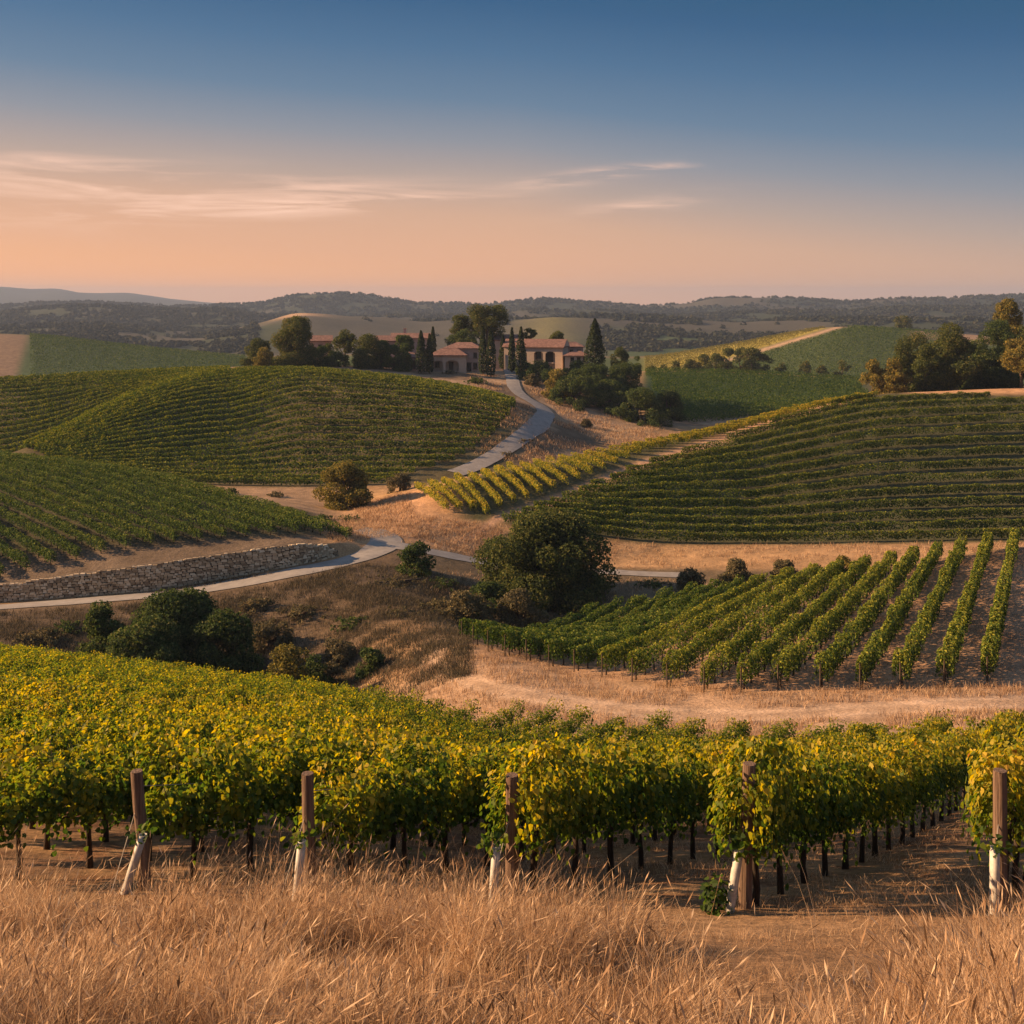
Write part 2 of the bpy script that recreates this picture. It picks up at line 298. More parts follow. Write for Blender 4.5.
M['vine_dark'] = leaf_mat('vine_rows_dark_leaves', [(0, (.030, .062, .015)), (.45, (.06, .108, .021)), (.8, (.11, .155, .03)), (1, (.18, .20, .04))], .22, .3, .2)
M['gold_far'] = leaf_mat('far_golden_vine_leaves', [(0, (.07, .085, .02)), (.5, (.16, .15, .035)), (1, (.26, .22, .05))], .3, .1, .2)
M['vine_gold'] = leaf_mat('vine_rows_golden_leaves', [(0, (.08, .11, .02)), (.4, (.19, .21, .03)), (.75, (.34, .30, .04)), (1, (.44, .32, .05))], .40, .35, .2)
M['oak'] = leaf_mat('oak_leaves', [(0, (.03, .047, .017)), (.5, (.07, .09, .028)), (.85, (.125, .135, .04)), (1, (.18, .15, .05))], .3, .25, .25)
M['bush'] = leaf_mat('bush_leaves', [(0, (.025, .047, .017)), (.5, (.055, .085, .026)), (.9, (.10, .13, .038)), (1, (.15, .15, .05))], .28, .4, .25)
M['olive'] = leaf_mat('golden_bush_leaves', [(0, (.06, .065, .022)), (.5, (.135, .125, .036)), (.85, (.23, .19, .048)), (1, (.32, .23, .06))], .3, .5, .25)
M['cypress'] = leaf_mat('cypress_leaves', [(0, (.014, .027, .012)), (.6, (.032, .05, .018)), (1, (.065, .075, .025))], .15, .5, .2)
M['scrub'] = leaf_mat('grey_scrub_leaves', [(0, (.06, .06, .035)), (.5, (.11, .10, .055)), (1, (.20, .16, .08))], .2, .5, .3)
M['wood_far'] = leaf_mat('far_wood_leaves', [(0, (.012, .019, .014)), (.6, (.025, .034, .02)), (1, (.05, .05, .028))], .06, .01, .3)
M['grass'] = island_mat('dry_grass_blades', [(0, (.12, .07, .038)), (.3, (.31, .188, .105)), (.65, (.50, .335, .205)), (1, (.66, .50, .34))], .7, .42)
M['weed'] = island_mat('shade_dark_weed_blades', [(0, (.03, .032, .02)), (.5, (.085, .073, .048)), (1, (.18, .14, .092))], .8, .25)  # weed browns kept dark so they also paint the left bank's shade
M['bark'] = solid_mat('vine_bark', (.018, .013, .010), (.075, .055, .042), 14, .95, .9, (3, 3, .6))
M['tree_bark'] = solid_mat('tree_bark', (.035, .026, .02), (.12, .09, .065), 6, .95, .8, (2, 2, .4))
M['post'] = solid_mat('weathered_post_wood', (.055, .036, .027), (.235, .16, .12), 7, .9, 1.0, (5, 5, .22))
M['tube'] = solid_mat('white_tube_plastic', (.27, .265, .25), (.50, .49, .47), 10, .5, .15)
M['wire'] = solid_mat('galvanised_wire', (.22, .2, .18), (.36, .33, .3), 10, .45, 0)
M['stone'] = island_mat('wall_stones', [(0, (.22, .165, .11)), (.35, (.42, .325, .215)), (.7, (.56, .445, .31)), (1, (.66, .56, .41))], .9)
M['mortar'] = solid_mat('wall_core', (.05, .04, .03), (.11, .085, .065), 3, .95, .6)
M['stucco'] = solid_mat('pink_stucco', (.42, .29, .25), (.53, .385, .335), 1.2, .9, .25)
M['cream'] = solid_mat('cream_stucco', (.42, .33, .265), (.52, .42, .345), 1.2, .9, .25)
M['door'] = solid_mat('dark_door_wood', (.03, .02, .015), (.07, .045, .03), 5, .6, .3)
M['frame'] = solid_mat('brown_window_frame', (.05, .035, .025), (.10, .07, .05), 5, .6, .2)
gm, gt, go = nt('window_glass'); gp = gt.nodes.new('ShaderNodeBsdfPrincipled'); gp.inputs['Base Color'].default_value = (.02, .024, .03, 1); gp.inputs['Roughness'].default_value = .12
gw = gt.nodes.new('ShaderNodeTexNoise'); gw.inputs['Scale'].default_value = 2.0; gbm = gt.nodes.new('ShaderNodeBump'); gbm.inputs['Strength'].default_value = .05; gt.links.new(gw.outputs['Fac'], gbm.inputs['Height']); gt.links.new(gbm.outputs[0], gp.inputs['Normal']); gt.links.new(gp.outputs[0], go.inputs[0]); M['glass'] = gm
def roof_mat():
    m, t, out = nt('terracotta_tiles'); N = t.nodes; L = t.links; tcn = N.new('ShaderNodeTexCoord')
    wv = N.new('ShaderNodeTexWave'); wv.inputs['Scale'].default_value = 1.3; wv.inputs['Distortion'].default_value = .4; L.new(tcn.outputs['Object'], wv.inputs['Vector'])
    nz = N.new('ShaderNodeTexNoise'); nz.inputs['Scale'].default_value = 1.6; nz.inputs['Detail'].default_value = 7; L.new(tcn.outputs['Object'], nz.inputs['Vector'])
    r = N.new('ShaderNodeValToRGB'); setramp(r, [(.3, (.10, .054, .046)), (.55, (.18, .095, .08)), (.75, (.26, .155, .13))]); L.new(nz.outputs['Fac'], r.inputs[0])
    p = N.new('ShaderNodeBsdfPrincipled'); p.inputs['Roughness'].default_value = .85; L.new(r.outputs[0], p.inputs['Base Color'])
    b = N.new('ShaderNodeBump'); b.inputs['Strength'].default_value = .8; b.inputs['Distance'].default_value = .08; L.new(wv.outputs['Fac'], b.inputs['Height']); L.new(b.outputs[0], p.inputs['Normal']); L.new(p.outputs[0], out.inputs[0]); return m
M['roof'] = roof_mat()
M['road'] = solid_mat('pale_gravel_road', (.185, .175, .172), (.285, .27, .26), .8, .9, .3, coord='Object')
def ground_mat():
    m, t, out = nt('land'); N = t.nodes; L = t.links
    at_ = N.new('ShaderNodeAttribute'); at_.attribute_name = 'land'; g = N.new('ShaderNodeNewGeometry')
    def noise(sc, det):
        n = N.new('ShaderNodeTexNoise'); n.inputs['Scale'].default_value = sc; n.inputs['Detail'].default_value = det; n.inputs['Roughness'].default_value = .7; L.new(g.outputs['Position'], n.inputs['Vector']); return n.outputs['Fac']
    a = noise(.35, 10); b = noise(5.0, 8)
    def mrange(v, lo, hi):
        r = N.new('ShaderNodeMapRange'); L.new(v, r.inputs[0]); r.inputs[1].default_value = .25; r.inputs[2].default_value = .75; r.inputs[3].default_value = lo; r.inputs[4].default_value = hi; return r.outputs[0]
    mu = N.new('ShaderNodeMath'); mu.operation = 'MULTIPLY'; L.new(mrange(a, .50, 1.45), mu.inputs[0]); L.new(mrange(b, .50, 1.5), mu.inputs[1])
    mx = N.new('ShaderNodeMix'); mx.data_type = 'RGBA'; mx.blend_type = 'MULTIPLY'; mx.inputs[0].default_value = 1; L.new(at_.outputs['Color'], mx.inputs[6]); L.new(mu.outputs[0], mx.inputs[7])
    p = N.new('ShaderNodeBsdfPrincipled'); p.inputs['Roughness'].default_value = .95; p.inputs['Specular IOR Level'].default_value = .1; L.new(mx.outputs[2], p.inputs['Base Color'])
    bp = N.new('ShaderNodeBump'); bp.inputs['Strength'].default_value = .7; bp.inputs['Distance'].default_value = .06; L.new(b, bp.inputs['Height'])
    bp2 = N.new('ShaderNodeBump'); bp2.inputs['Strength'].default_value = .6; bp2.inputs['Distance'].default_value = .5; L.new(a, bp2.inputs['Height']); L.new(bp.outputs[0], bp2.inputs['Normal']); L.new(bp2.outputs[0], p.inputs['Normal'])
    L.new(p.outputs[0], out.inputs[0]); return m
M['land'] = ground_mat()

# ------------------------------------------------------------------ fields and lines of the land (plan views found along sight lines)
def polyline(pts, d0, d1): return np.array([hit(px, py, d0, d1) for px, py in pts])
DIRT = [(470, 536), (495, 517), (560, 495), (640, 462), (740, 430), (800, 408), (862, 392)]          # track between the golden and the dark rows
def dirt_py(px): return np.interp(px, [p[0] for p in DIRT], [p[1] for p in DIRT])

# ------------------------------------------------------------------ ground sheet
ys = [-25.0]
while ys[-1] < 3.9: ys.append(ys[-1] + .6)
while ys[-1] < 18: ys.append(ys[-1] + .11)
while ys[-1] < 118: ys.append(ys[-1] * 1.0065)
while ys[-1] < 136: ys.append(ys[-1] + .42)
while ys[-1] < 9200: ys.append(ys[-1] * 1.0072)
ys = np.array(ys)
pxs = np.concatenate([-np.geomspace(2600, 60, 60), np.arange(-50, 1075, 2.6), 1024 + np.geomspace(60, 2600, 60)])
GX, GY = np.meshgrid((pxs - CX) / F, ys); GXw = GX * wfun(GY)
GZ = H(GXw, GY)
V = np.stack([GXw, GY, GZ], -1).reshape(-1, 3); ny, nx = GX.shape
idx = np.arange(ny * nx).reshape(ny, nx)
FQ = np.stack([idx[:-1, :-1], idx[:-1, 1:], idx[1:, 1:], idx[1:, :-1]], -1).reshape(-1, 4)
# --- land colours
px = bearing(GXw, GY); d = GY; py = HOR - F * GZ / np.maximum(GY, 1)
x_, y_ = GXw, GY
n1 = fbm(x_, y_, 3.0, 4, 51); n2 = fbm(x_, y_, 14, 4, 61); n3 = fbm(x_, y_, 300, 5, 71); n0 = fbm(x_, y_, .5, 3, 55)
col = np.zeros(GX.shape + (3,)); col[:] = (.30, .19, .10)
def paint(c, w):
    global col
    w = np.clip(w, 0, 1)[..., None]; col = col * (1 - w) + np.array(c) * w
K = lambda k: kd(k, np.clip(px, -1490, 2580))
band = lambda a, b, s=1.0: sstep(a - s, a + s, d) * (1 - sstep(b - s, b + s, d))
SOIL = (.155, .098, .062); STRAW = (.34, .215, .115); SCRUB_AND_SHADE = (.075, .058, .042); DUST = (.33, .225, .15); GREEN = (.05, .07, .02)
paint((.24, .15, .085), band(-30, 15, 1)); paint((.11, .068, .042), band(-30, 15, 1) * sstep(.42, .66, n0 * .6 + n1 * .4) * .85); paint((.33, .215, .125), band(-30, 15, 1) * sstep(.55, .7, n2) * .5)
paint(SOIL, band(14.6, K(4), .8)); paint((.27, .17, .09), band(14.6, K(4), .8) * sstep(.42, .62, n1) * .75); paint((.12, .055, .03), band(14.6, K(4), .8) * sstep(.56, .66, n0) * .6)
paint(DUST, band(K(4) + 1, K(6), 2) * sstep(330, 420, px)); paint(STRAW, band(K(4) + 1, K(6), 2) * sstep(.5, .6, n2) * sstep(330, 420, px) * .8)
TRK = [(1060, 700), (960, 704), (880, 709), (760, 716), (660, 714), (570, 703), (500, 690), (452, 676), (425, 660), (424, 646), (446, 634), (480, 627)]
TX = np.interp(np.linspace(0, 11, 90), range(12), [p[0] for p in TRK]); TY = np.interp(np.linspace(0, 11, 90), range(12), [p[1] for p in TRK])
sel = (d > 40) & (d < 125) & (px > 380) & (px < 1100) & (py > 610) & (py < 740); dm = np.full(px.shape, 99.0); dm[sel] = np.sqrt((((px[sel][:, None] - TX) / 2.6) ** 2 + (py[sel][:, None] - TY) ** 2).min(1))
paint((.36, .255, .18), sstep(11, 7, dm) * .9 * sstep(10.5, 7.5, dm + (n1 - .5) * 6)); paint((.45, .33, .24), np.exp(-((dm - 4.2 + (n1 - .5) * 2.5) / 1.3) ** 2) * .9)
paint(SCRUB_AND_SHADE, band(K(4) + 2, K(8) - .5, 2) * (1 - sstep(330, 400, px - (d - 95) * 3)) * (.75 + .25 * n2)); paint((.13, .095, .065), band(K(4) + 2, K(8), 2) * (1 - sstep(330, 420, px)) * sstep(.5, .62, n1) * .8)  # scrub colour, with the bank's shade painted into it
paint(STRAW, np.exp(-((px - 385 - (d - 85) * 2.2) / 26.0) ** 2) * band(82, 112, 2) * .9)
paint((.32, .205, .13), band(K(6), K(7), .8) * sstep(440, 480, px)); paint((.21, .135, .085), band(K(6), K(7), .8) * sstep(440, 480, px) * sstep(.42, .62, n2) * .7)
paint((.13, .098, .062), band(K(7), K(9), 1) * sstep(390, 430, px)); paint(STRAW, band(K(9) - 6, K(10), 1.5) * sstep(560, 620, px))
paint((.42, .25, .14), band(K(9) - 2, K(11), 1.5) * np.exp(-((px - 405) / 62.0) ** 2) * sstep(-40, 30, px - 335 + (n2 - .5) * 60))
paint((.066, .066, .033), band(K(10), K(11) + 1, 1) * sstep(440, 480, px)); paint((.135, .102, .074), band(K(9), K(10) + 6, .6) * (1 - sstep(310, 335, px))); paint((.062, .058, .034), band(K(9) + 6, K(10) + 6, 2) * (1 - sstep(300, 330, px)))  # dark row soils carry the shade of the gaps in their colour
paint((.42, .26, .165), np.exp(-((py - dirt_py(px) - 3) / 5.0) ** 2) * band(146, K(11) + 1, 1) * sstep(440, 480, px) * (1 - sstep(850, 880, px)))
paint((.28, .19, .12), band(K(10) + 6, K(12), 2) * (1 - sstep(300, 360, px))); paint((.095, .08, .042), band(K(12), K(15) + 3, 2) * (1 - sstep(520, 535, px)))
paint((.27, .195, .125), band(K(12) - 20, K(16), 4) * sstep(505, 530, px) * (1 - sstep(640, 660, px))); paint(SCRUB_AND_SHADE, band(K(12) - 20, K(16), 4) * sstep(505, 530, px) * (1 - sstep(640, 660, px)) * sstep(.45, .6, n2) * .7)
paint((.30, .21, .14), band(K(15) + 2, 360, 2)); paint(SCRUB_AND_SHADE, band(K(15) + 2, 360, 3) * sstep(.5, .62, n2) * .6)
paint((.10, .085, .05), band(K(16) - 2, K(17), 3) * sstep(640, 660, px)); paint((.45, .27, .15), band(226, 262, 3) * sstep(890, 930, px))
paint((.045, .075, .025), band(K(16), K(17), 4) * sstep(636, 650, px) * (1 - sstep(855, 875, px)))
paint((.12, .10, .055), band(450, 1000, 20)); paint((.060, .085, .03), band(560, K(19), 20)); paint((.045, .075, .03), band(560, K(19), 20) * (1 - sstep(240, 300, px)))
paint((.17, .12, .085), band(560, K(19), 20) * (1 - sstep(14, 28, px + (py - 360) * .3)))
gold = band(560, K(19) + 5, 10) * sstep(636, 660, px) * (1 - sstep(-6, 3, px - (835 - (py - 326) * 3.3)))
paint((.30, .25, .05), gold); paint((.36, .25, .17), np.exp(-((px - (842 - (py - 326) * 3.3)) / 6.0) ** 2) * band(560, K(19) + 5, 10) * sstep(640, 700, px) * (1 - sstep(355, 368, py)))
paint((.28, .19, .12), band(700, 1000, 10) * sstep(895, 925, px) * (1 - sstep(1010, 1100, px)))
far = sstep(960, 1100, d)
paint((.068, .064, .048), far); paint((.035, .045, .024), far * sstep(.44, .52, n3)); paint((.030, .040, .024), far * sstep(1900, 2300, d) * sstep(.30, .42, n3)); paint((.045, .05, .045), sstep(4200, 5200, d))
paint((.36, .24, .14), band(1480, 1640, 40) * np.exp(-((px - 298) / 24.0) ** 2)); paint((.13, .12, .05), band(1100, 1480, 60) * np.exp(-((px - 550) / 26.0) ** 2)); paint((.05, .075, .03), band(1000, 1350, 60) * sstep(590, 620, px) * (1 - sstep(700, 730, px)))
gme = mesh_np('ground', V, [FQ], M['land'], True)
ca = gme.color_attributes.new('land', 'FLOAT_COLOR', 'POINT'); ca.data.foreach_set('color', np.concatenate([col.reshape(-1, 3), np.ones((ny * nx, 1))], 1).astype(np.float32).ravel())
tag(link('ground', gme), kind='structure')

# ------------------------------------------------------------------ roads (gravel sheets laid on the land)
def road(name, pts, width, d0s, lift=.05):
    P = np.array([hit(p[0], p[1], a, b) for p, (a, b) in zip(pts, d0s)])
    t = np.concatenate([[0], np.cumsum(np.linalg.norm(np.diff(P[:, :2], axis=0), axis=1))]); n = max(int(t[-1] / .7), 8); s = np.linspace(0, t[-1], n)
    X = np.interp(s, t, P[:, 0]); Y = np.interp(s, t, P[:, 1])
    k = np.ones(9) / 9; 
    for _ in range(3): X[4:-4] = np.convolve(X, k, 'valid'); Y[4:-4] = np.convolve(Y, k, 'valid')
    tx = np.gradient(X); ty = np.gradient(Y); l = np.hypot(tx, ty) + 1e-9; nxn, nyn = -ty / l, tx / l
    m = 7; Vs = []; W = np.interp(s, t, width) if np.ndim(width) else np.full(n, width)
    wob = (fbm(X, Y, 2.5, 3, 77) - .5) * .7
    for j in range(m):
        o = (j / (m - 1) - .5) * (W + (wob if j in (0, m - 1) else 0)); xx = X + nxn * o; yy = Y + nyn * o
        zz = H(xx, yy) + lift - (.02 if j in (0, m - 1) else 0) + .03 * math.sin(j / (m - 1) * math.pi)
        Vs.append(np.stack([xx, yy, zz], -1))
    V = np.stack(Vs, 1).reshape(-1, 3); i = np.arange(n * m).reshape(n, m)
    FQ = np.stack([i[:-1, :-1], i[1:, :-1], i[1:, 1:], i[:-1, 1:]], -1).reshape(-1, 4)
    return tag(link(name, mesh_np(name, V, [FQ], M['road'], True)), kind='structure')
near = (108, 150)
road('road', [(-120, 620), (0, 607), (90, 601), (170, 594), (240, 583), (300, 573), (345, 563), (372, 554), (386, 546), (396, 540), (380, 533), (360, 530)], 4.0,
     [near] * 7 + [(118, 150)] * 5, .09)
road('road', [(398, 546), (430, 553), (475, 560), (540, 568), (620, 573), (690, 576)], 3.2, [(118, 142)] * 6, .09)
vil = (205, 318)
road('road', [(509, 369), (512, 378), (514, 389), (524, 399), (541, 406), (547, 414), (540, 426), (520, 440), (497, 455), (478, 466), (455, 474)], [3.5] * 4 + [4.2] * 3 + [3.8] * 4, [(262, 316)] * 5 + [(225, 300)] * 3 + [(200, 280)] * 3, .22)

# ------------------------------------------------------------------ vine rows on the far and middle fields
def hedge_points(P, per_m, h0, h1_, wid, rnd=.30):
    """leaf centres along polyline P (n,3): a lumpy upright canopy"""
    t = np.concatenate([[0], np.cumsum(np.linalg.norm(np.diff(P, axis=0), axis=1))]); L = t[-1]; n = int(L * per_m)
    s = RS.uniform(0, L, n); X = np.interp(s, t, P[:, 0]); Y = np.interp(s, t, P[:, 1]); Z = np.interp(s, t, P[:, 2])
    i = np.clip(np.searchsorted(t, s), 1, len(t) - 1); T = P[i] - P[i - 1]; T /= (np.linalg.norm(T, axis=1)[:, None] + 1e-9); Nn = np.stack([-T[:, 1], T[:, 0]], -1); Nn /= np.linalg.norm(Nn, axis=1)[:, None] + 1e-9
    seed = RS.randint(9999)
    lump = vnoise(s / 1.5, s * 0 + seed, 5); top = h1_ * (.86 + .26 * lump) ; gap = vnoise(s / 3.1, s * 0 + seed + 7, 6)
    keep = RS.uniform(size=n) < .35 + 1.2 * gap
    a = RS.uniform(-1, 1, n); side = np.sign(RS.uniform(-1, 1, n)) * (1 - RS.uniform(size=n) ** 2 * .9); f = RS.uniform(0, 1, n) ** .75
    hz = h0 + (top - h0) * f; w = wid * .5 * (.65 + .6 * lump) * (1 - .55 * np.clip(f - .6, 0, 1)); off = side * w
    Pp = np.stack([X + Nn[:, 0] * off, Y + Nn[:, 1] * off, Z + hz], -1)
    N = np.stack([Nn[:, 0] * side, Nn[:, 1] * side, -.1 + 2.4 * np.clip(f - .55, 0, 1)], -1) + RS.normal(size=(n, 3)) * rnd; N /= np.linalg.norm(N, axis=1)[:, None]
    return Pp[keep], N[keep], (np.clip(f - .62, -.4, .4) * .55)[keep]  # tone lightens upper leaves: sunlit row tops put into the colour
trunk_me = None
def vine_row(P, label, group, mat, per_m, size, h0=.75, h1_=2.0, wid=.9, trunks=0, tmax=0, post=False):
    """one vine row: foliage, trunks and an end post under one Empty at its near end"""
    global trunk_me, post_me
    P = np.asarray(P, float); o = P[0]; root = link('vine_row', None, None, o); tag(root, label, 'vine row', group)
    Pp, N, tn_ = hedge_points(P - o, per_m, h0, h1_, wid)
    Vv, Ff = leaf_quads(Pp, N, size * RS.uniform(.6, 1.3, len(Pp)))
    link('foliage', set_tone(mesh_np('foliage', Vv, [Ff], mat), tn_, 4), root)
    if trunks:
        t = np.concatenate([[0], np.cumsum(np.linalg.norm(np.diff(P, axis=0), axis=1))]); s = np.arange(.7, t[-1], trunks)[:tmax]
        for q in s:
            x, y = np.interp(q, t, P[:, 0]), np.interp(q, t, P[:, 1]); tk = link('trunk', trunk_me, root, Vector((x - o[0], y - o[1], h1(x, y) - o[2] - .05)), random.uniform(0, 6)); tk.scale = (1, 1, random.uniform(.85, 1.15))
    if post: 
        link('end_post', post_me, root, (0, 0, -.1), random.uniform(0, 6))
    return root
tb = MB(); tb.tube([(0, 0, 0), (.03, .02, .4), (-.02, .0, .75), (.03, -.02, 1.15)], [.075, .055, .05, .035], 6, jit=.2); trunk_me = tb.mesh('trunk', M['bark'])
tb = MB(); tb.tube([(0, 0, 0), (.01, 0, .9), (.02, 0, 1.75)], [.05, .048, .045], 7); post_me = tb.mesh('end_post', M['tree_bark'])
def ordinal(n):
    base = ['zeroth', 'first', 'second', 'third', 'fourth', 'fifth', 'sixth', 'seventh', 'eighth', 'ninth', 'tenth', 'eleventh', 'twelfth', 'thirteenth', 'fourteenth', 'fifteenth', 'sixteenth', 'seventeenth', 'eighteenth', 'nineteenth', 'twentieth']
    if n <= 20: return base[n]
    tens = ['', '', 'twenty', 'thirty', 'forty', 'fifty'][n // 10]; 
    return {30: 'thirtieth', 40: 'fortieth', 50: 'fiftieth'}[n] if n % 10 == 0 else tens + '-' + base[n % 10]
def ground_line(a, b, n=24):
    X = np.linspace(a[0], b[0], n); Y = np.linspace(a[1], b[1], n); return np.stack([X, Y, H(X, Y)], -1)
# middle right field: fanned rows that run away from the dirt track
F2 = [((987, 683), (1015, 548)), ((944, 687), (989, 551)), ((900, 689), (963, 556)), ((860, 690), (939, 560)), ((820, 690), (916, 565)), ((778, 690), (894, 569)), ((741, 692), (868, 574)), ((704, 692), (841, 578)), ((667, 688), (818, 582)),
      ((632, 682), (791, 587)), ((602, 677), (765, 591)), ((574, 672), (741, 595)), ((549, 667), (718, 598)), ((526, 661), (694, 602)), ((505, 656), (670, 606)), ((488, 651), (645, 611)), ((473, 646), (620, 616)), ((462, 640), (596, 622))]
for i, (a, b) in enumerate(F2):
    A = hit(*a, 60, 96); B = hit(*b, 100, 122); L_ = ground_line(A, B, 40)
    green = i >= 11
    pos = i + 1
    lab = ('row of vines cut off by the edge of the picture beside the dirt track' if pos < 1 else
           f'sunlit row of vines running uphill from the dirt track, {ordinal(pos)} from the right edge' if not green else
           f'dark green vine row near the grassy gully, {ordinal(len(F2) - i)} from the left end of its field')
    vine_row(L_, lab, 'vine rows of the field above the dirt track', M['vine_dark'] if green else M['vine_far'], 240, .22, .5, 2.0, .8, 1.7, 40, True)
# big dark slope: level rows up the hill
def field_rows(k0, k1, ts, pxr, keep, step=4.0):
    out = []
    for t in ts:
        p = np.arange(pxr[0], pxr[1], step); dd = kd(k0, p) * (1 - t) + kd(k1, p) * t
        x = (p - CX) / F * dd; z = H(x, dd); u, v = to_px(x, dd, z); k = keep(p, v, t)
        if k.sum() < 3: out.append(None); continue
        i = np.nonzero(k)[0]; sl = slice(i[0], i[-1] + 1); out.append(np.stack([x[sl], dd[sl], z[sl]], -1))
    return out
rows = field_rows(10, 11, np.linspace(.02, .975, 16), (490, 1130), lambda p, v, t: (v > dirt_py(p) + 7) & (p > 500 + 40 * t))
n = 0
for P in rows:
    if P is None: continue
    n += 1
    vine_row(P, f'level vine row on the large dark slope, {ordinal(n)} up from the grassy bank', 'level vine rows on the large dark slope', M['vine_far'], 130, .27, .25, 1.5, .55)
# golden rows on the sunlit flank above the track
CREST = [(415, 482), (500, 464), (600, 447), (700, 427), (800, 402), (870, 388)]
gx = []; p_ = 416.0
while p_ < 862: gx.append(p_); p_ += np.interp(p_, [415, 700, 860], [13.5, 11.5, 10])
for i, a in enumerate(gx):
    A = hit(a, np.interp(a, [c[0] for c in CREST], [c[1] for c in CREST]) + 9, 150, 240)
    run = np.interp(a, [415, 700, 860], [31, 34, 18]); b = a + run; bp = dirt_py(b) - np.interp(a, [415, 500, 700, 860], [6, 5, 7, 4]); 
    if i < 3: bp = 513
    B = hit(b, bp, 146, A[1] - 1)
    if np.linalg.norm(A - B) < 1.5: continue
    vine_row(ground_line(B, A, 14), f'golden vine row on the sunlit flank, {ordinal(i + 1)} from its lower end', 'golden vine rows on the sunlit flank', M['vine_gold'], 140, .26, .35, 1.5, .75)
# left field above the stone wall
A = hit(299, 535, 128, 140); B = hit(150, 488, 140, 172); dirv = (B - A)[:2]; dirv /= np.linalg.norm(dirv)
E5 = [(350, 541), (324, 536), (299, 535), (274, 536), (249, 538), (225, 540), (201, 543), (177, 545), (153, 547), (129, 550), (104, 555), (79, 561), (54, 567), (29, 573), (3, 579), (-24, 584), (-52, 588), (-82, 593), (-114, 598)]
e5 = [hit(p, q, 126, 150) for p, q in E5]
extra = []
for j in range(1, 24):   # rows that only show where they climb the ridge
    extra.append(e5[-1] + (e5[-1] - e5[-2]) * j)
m = 0
for e in e5 + extra[:12]:
    s = np.arange(0, 90, 1.5); X = e[0] + dirv[0] * s; Y = e[1] + dirv[1] * s; q = bearing(X, Y); ok = (Y < kd(10, q) + 11) & (q > -330)
    if ok.sum() < 4: continue
    X, Y = X[ok], Y[ok]; m += 1
    vine_row(np.stack([X, Y, H(X, Y)], -1), f'deep green vine row above the dry stone wall, {ordinal(m)} from the end of the wall', 'vine rows of the field above the stone wall', M['vine_dark'], 190, .22, .45, 1.65, .75, 1.5, 5)
# big hill under the villa: level rows following the slope
def diag(v): return np.interp(v, [366, 372, 400, 440, 470], [238, 222, 125, 35, 0])      # edge between the two lobes
wdome = sstep(225, 310, PX); DOME = KD[13] * (1 - wdome) + KD[15] * wdome
def rows_between(Da, Db, ts, pxr, keep, step=5.0):
    out = []
    for t in ts:
        p = np.arange(pxr[0], pxr[1], step); dd = np.interp(p, PX, Da) * (1 - t) + np.interp(p, PX, Db) * t
        x = (p - CX) / F * dd; z = H(x, dd); u, v = to_px(x, dd, z); k = keep(p, v, t)
        if k.sum() < 4: continue
        i = np.nonzero(k)[0]; sl = slice(i[0], i[-1] + 1); out.append(np.stack([x[sl], dd[sl], z[sl]], -1))
    return out
for n, P in enumerate(rows_between(KD[12], DOME, np.linspace(.02, .99, 25), (15, 560), lambda p, v, t: (p > 20 + 40 * (1 - t)) & (p < np.interp(v, [390, 402, 420, 440, 460, 480], [470, 519, 509, 489, 460, 398])))):
    vine_row(P, f'fine vine row on the domed hill below the villa, {ordinal(n + 1)} up from its foot', 'level vine rows on the domed hill below the villa', M['vine_far'], 62, .36, .2, 1.35, .75)
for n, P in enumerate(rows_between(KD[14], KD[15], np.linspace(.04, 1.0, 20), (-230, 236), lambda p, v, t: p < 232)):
    vine_row(P, f'fine vine row on the hill shoulder behind the dome, {ordinal(n + 1)} up from its foot', 'vine rows on the hill shoulder behind the dome', M['vine_far'], 62, .36, .2, 1.35, .75)
# the far vineyards: too fine to count
def far_vines(k0, k1, ts, pxr, keep, mat, label, per_m=.9, size=1.9):
    PP = []; NN = []
    for P in field_rows(k0, k1, ts, pxr, keep, 6):
        if P is None: continue
        p, nn, _t = hedge_points(P, per_m, .2, 1.6, 1.1); PP.append(p); NN.append(nn)
    Vv, Ff = leaf_quads(np.concatenate(PP), np.concatenate(NN), size * RS.uniform(.6, 1.2, sum(map(len, PP))))
    tag(link('vineyard_foliage', mesh_np('vineyard_foliage', Vv, [Ff], mat)), label, 'vineyard', None, 'stuff')
far_vines(16, 17, np.linspace(.02, 1.0, 26), (640, 900), lambda p, v, t: (p > 642 + 14 * (1 - t)) & (p < 872 - 10 * t), M['vine_dark'], 'dark green vineyard in the dip beyond the golden rows', 14, .5)
far_vines(15, 16, np.linspace(.25, 1.0, 16), (655, 960), lambda p, v, t: p > 690 - 30 * t, M['vine_dark'], 'dark green vineyard slope just behind the golden rows', 14, .5)
far_vines(18, 19, np.linspace(.15, 1.0, 46), (18, 250), lambda p, v, t: p > 24, M['vine_dark'], 'hazy green vineyard on the low hill at the far left', 6, .7)
far_vines(18, 19, np.linspace(.1, 1.0, 46), (650, 960), lambda p, v, t: p > 852 - (v - 326) * 3.3, M['vine_dark'], 'dark green far vineyard right of the pale track', 6, .7)
far_vines(18, 19, np.linspace(.1, 1.0, 46), (645, 850), lambda p, v, t: (p < 834 - (v - 326) * 3.3) & (p > 640), M['gold_far'], 'golden far vineyard left of the pale track', 6, .7)

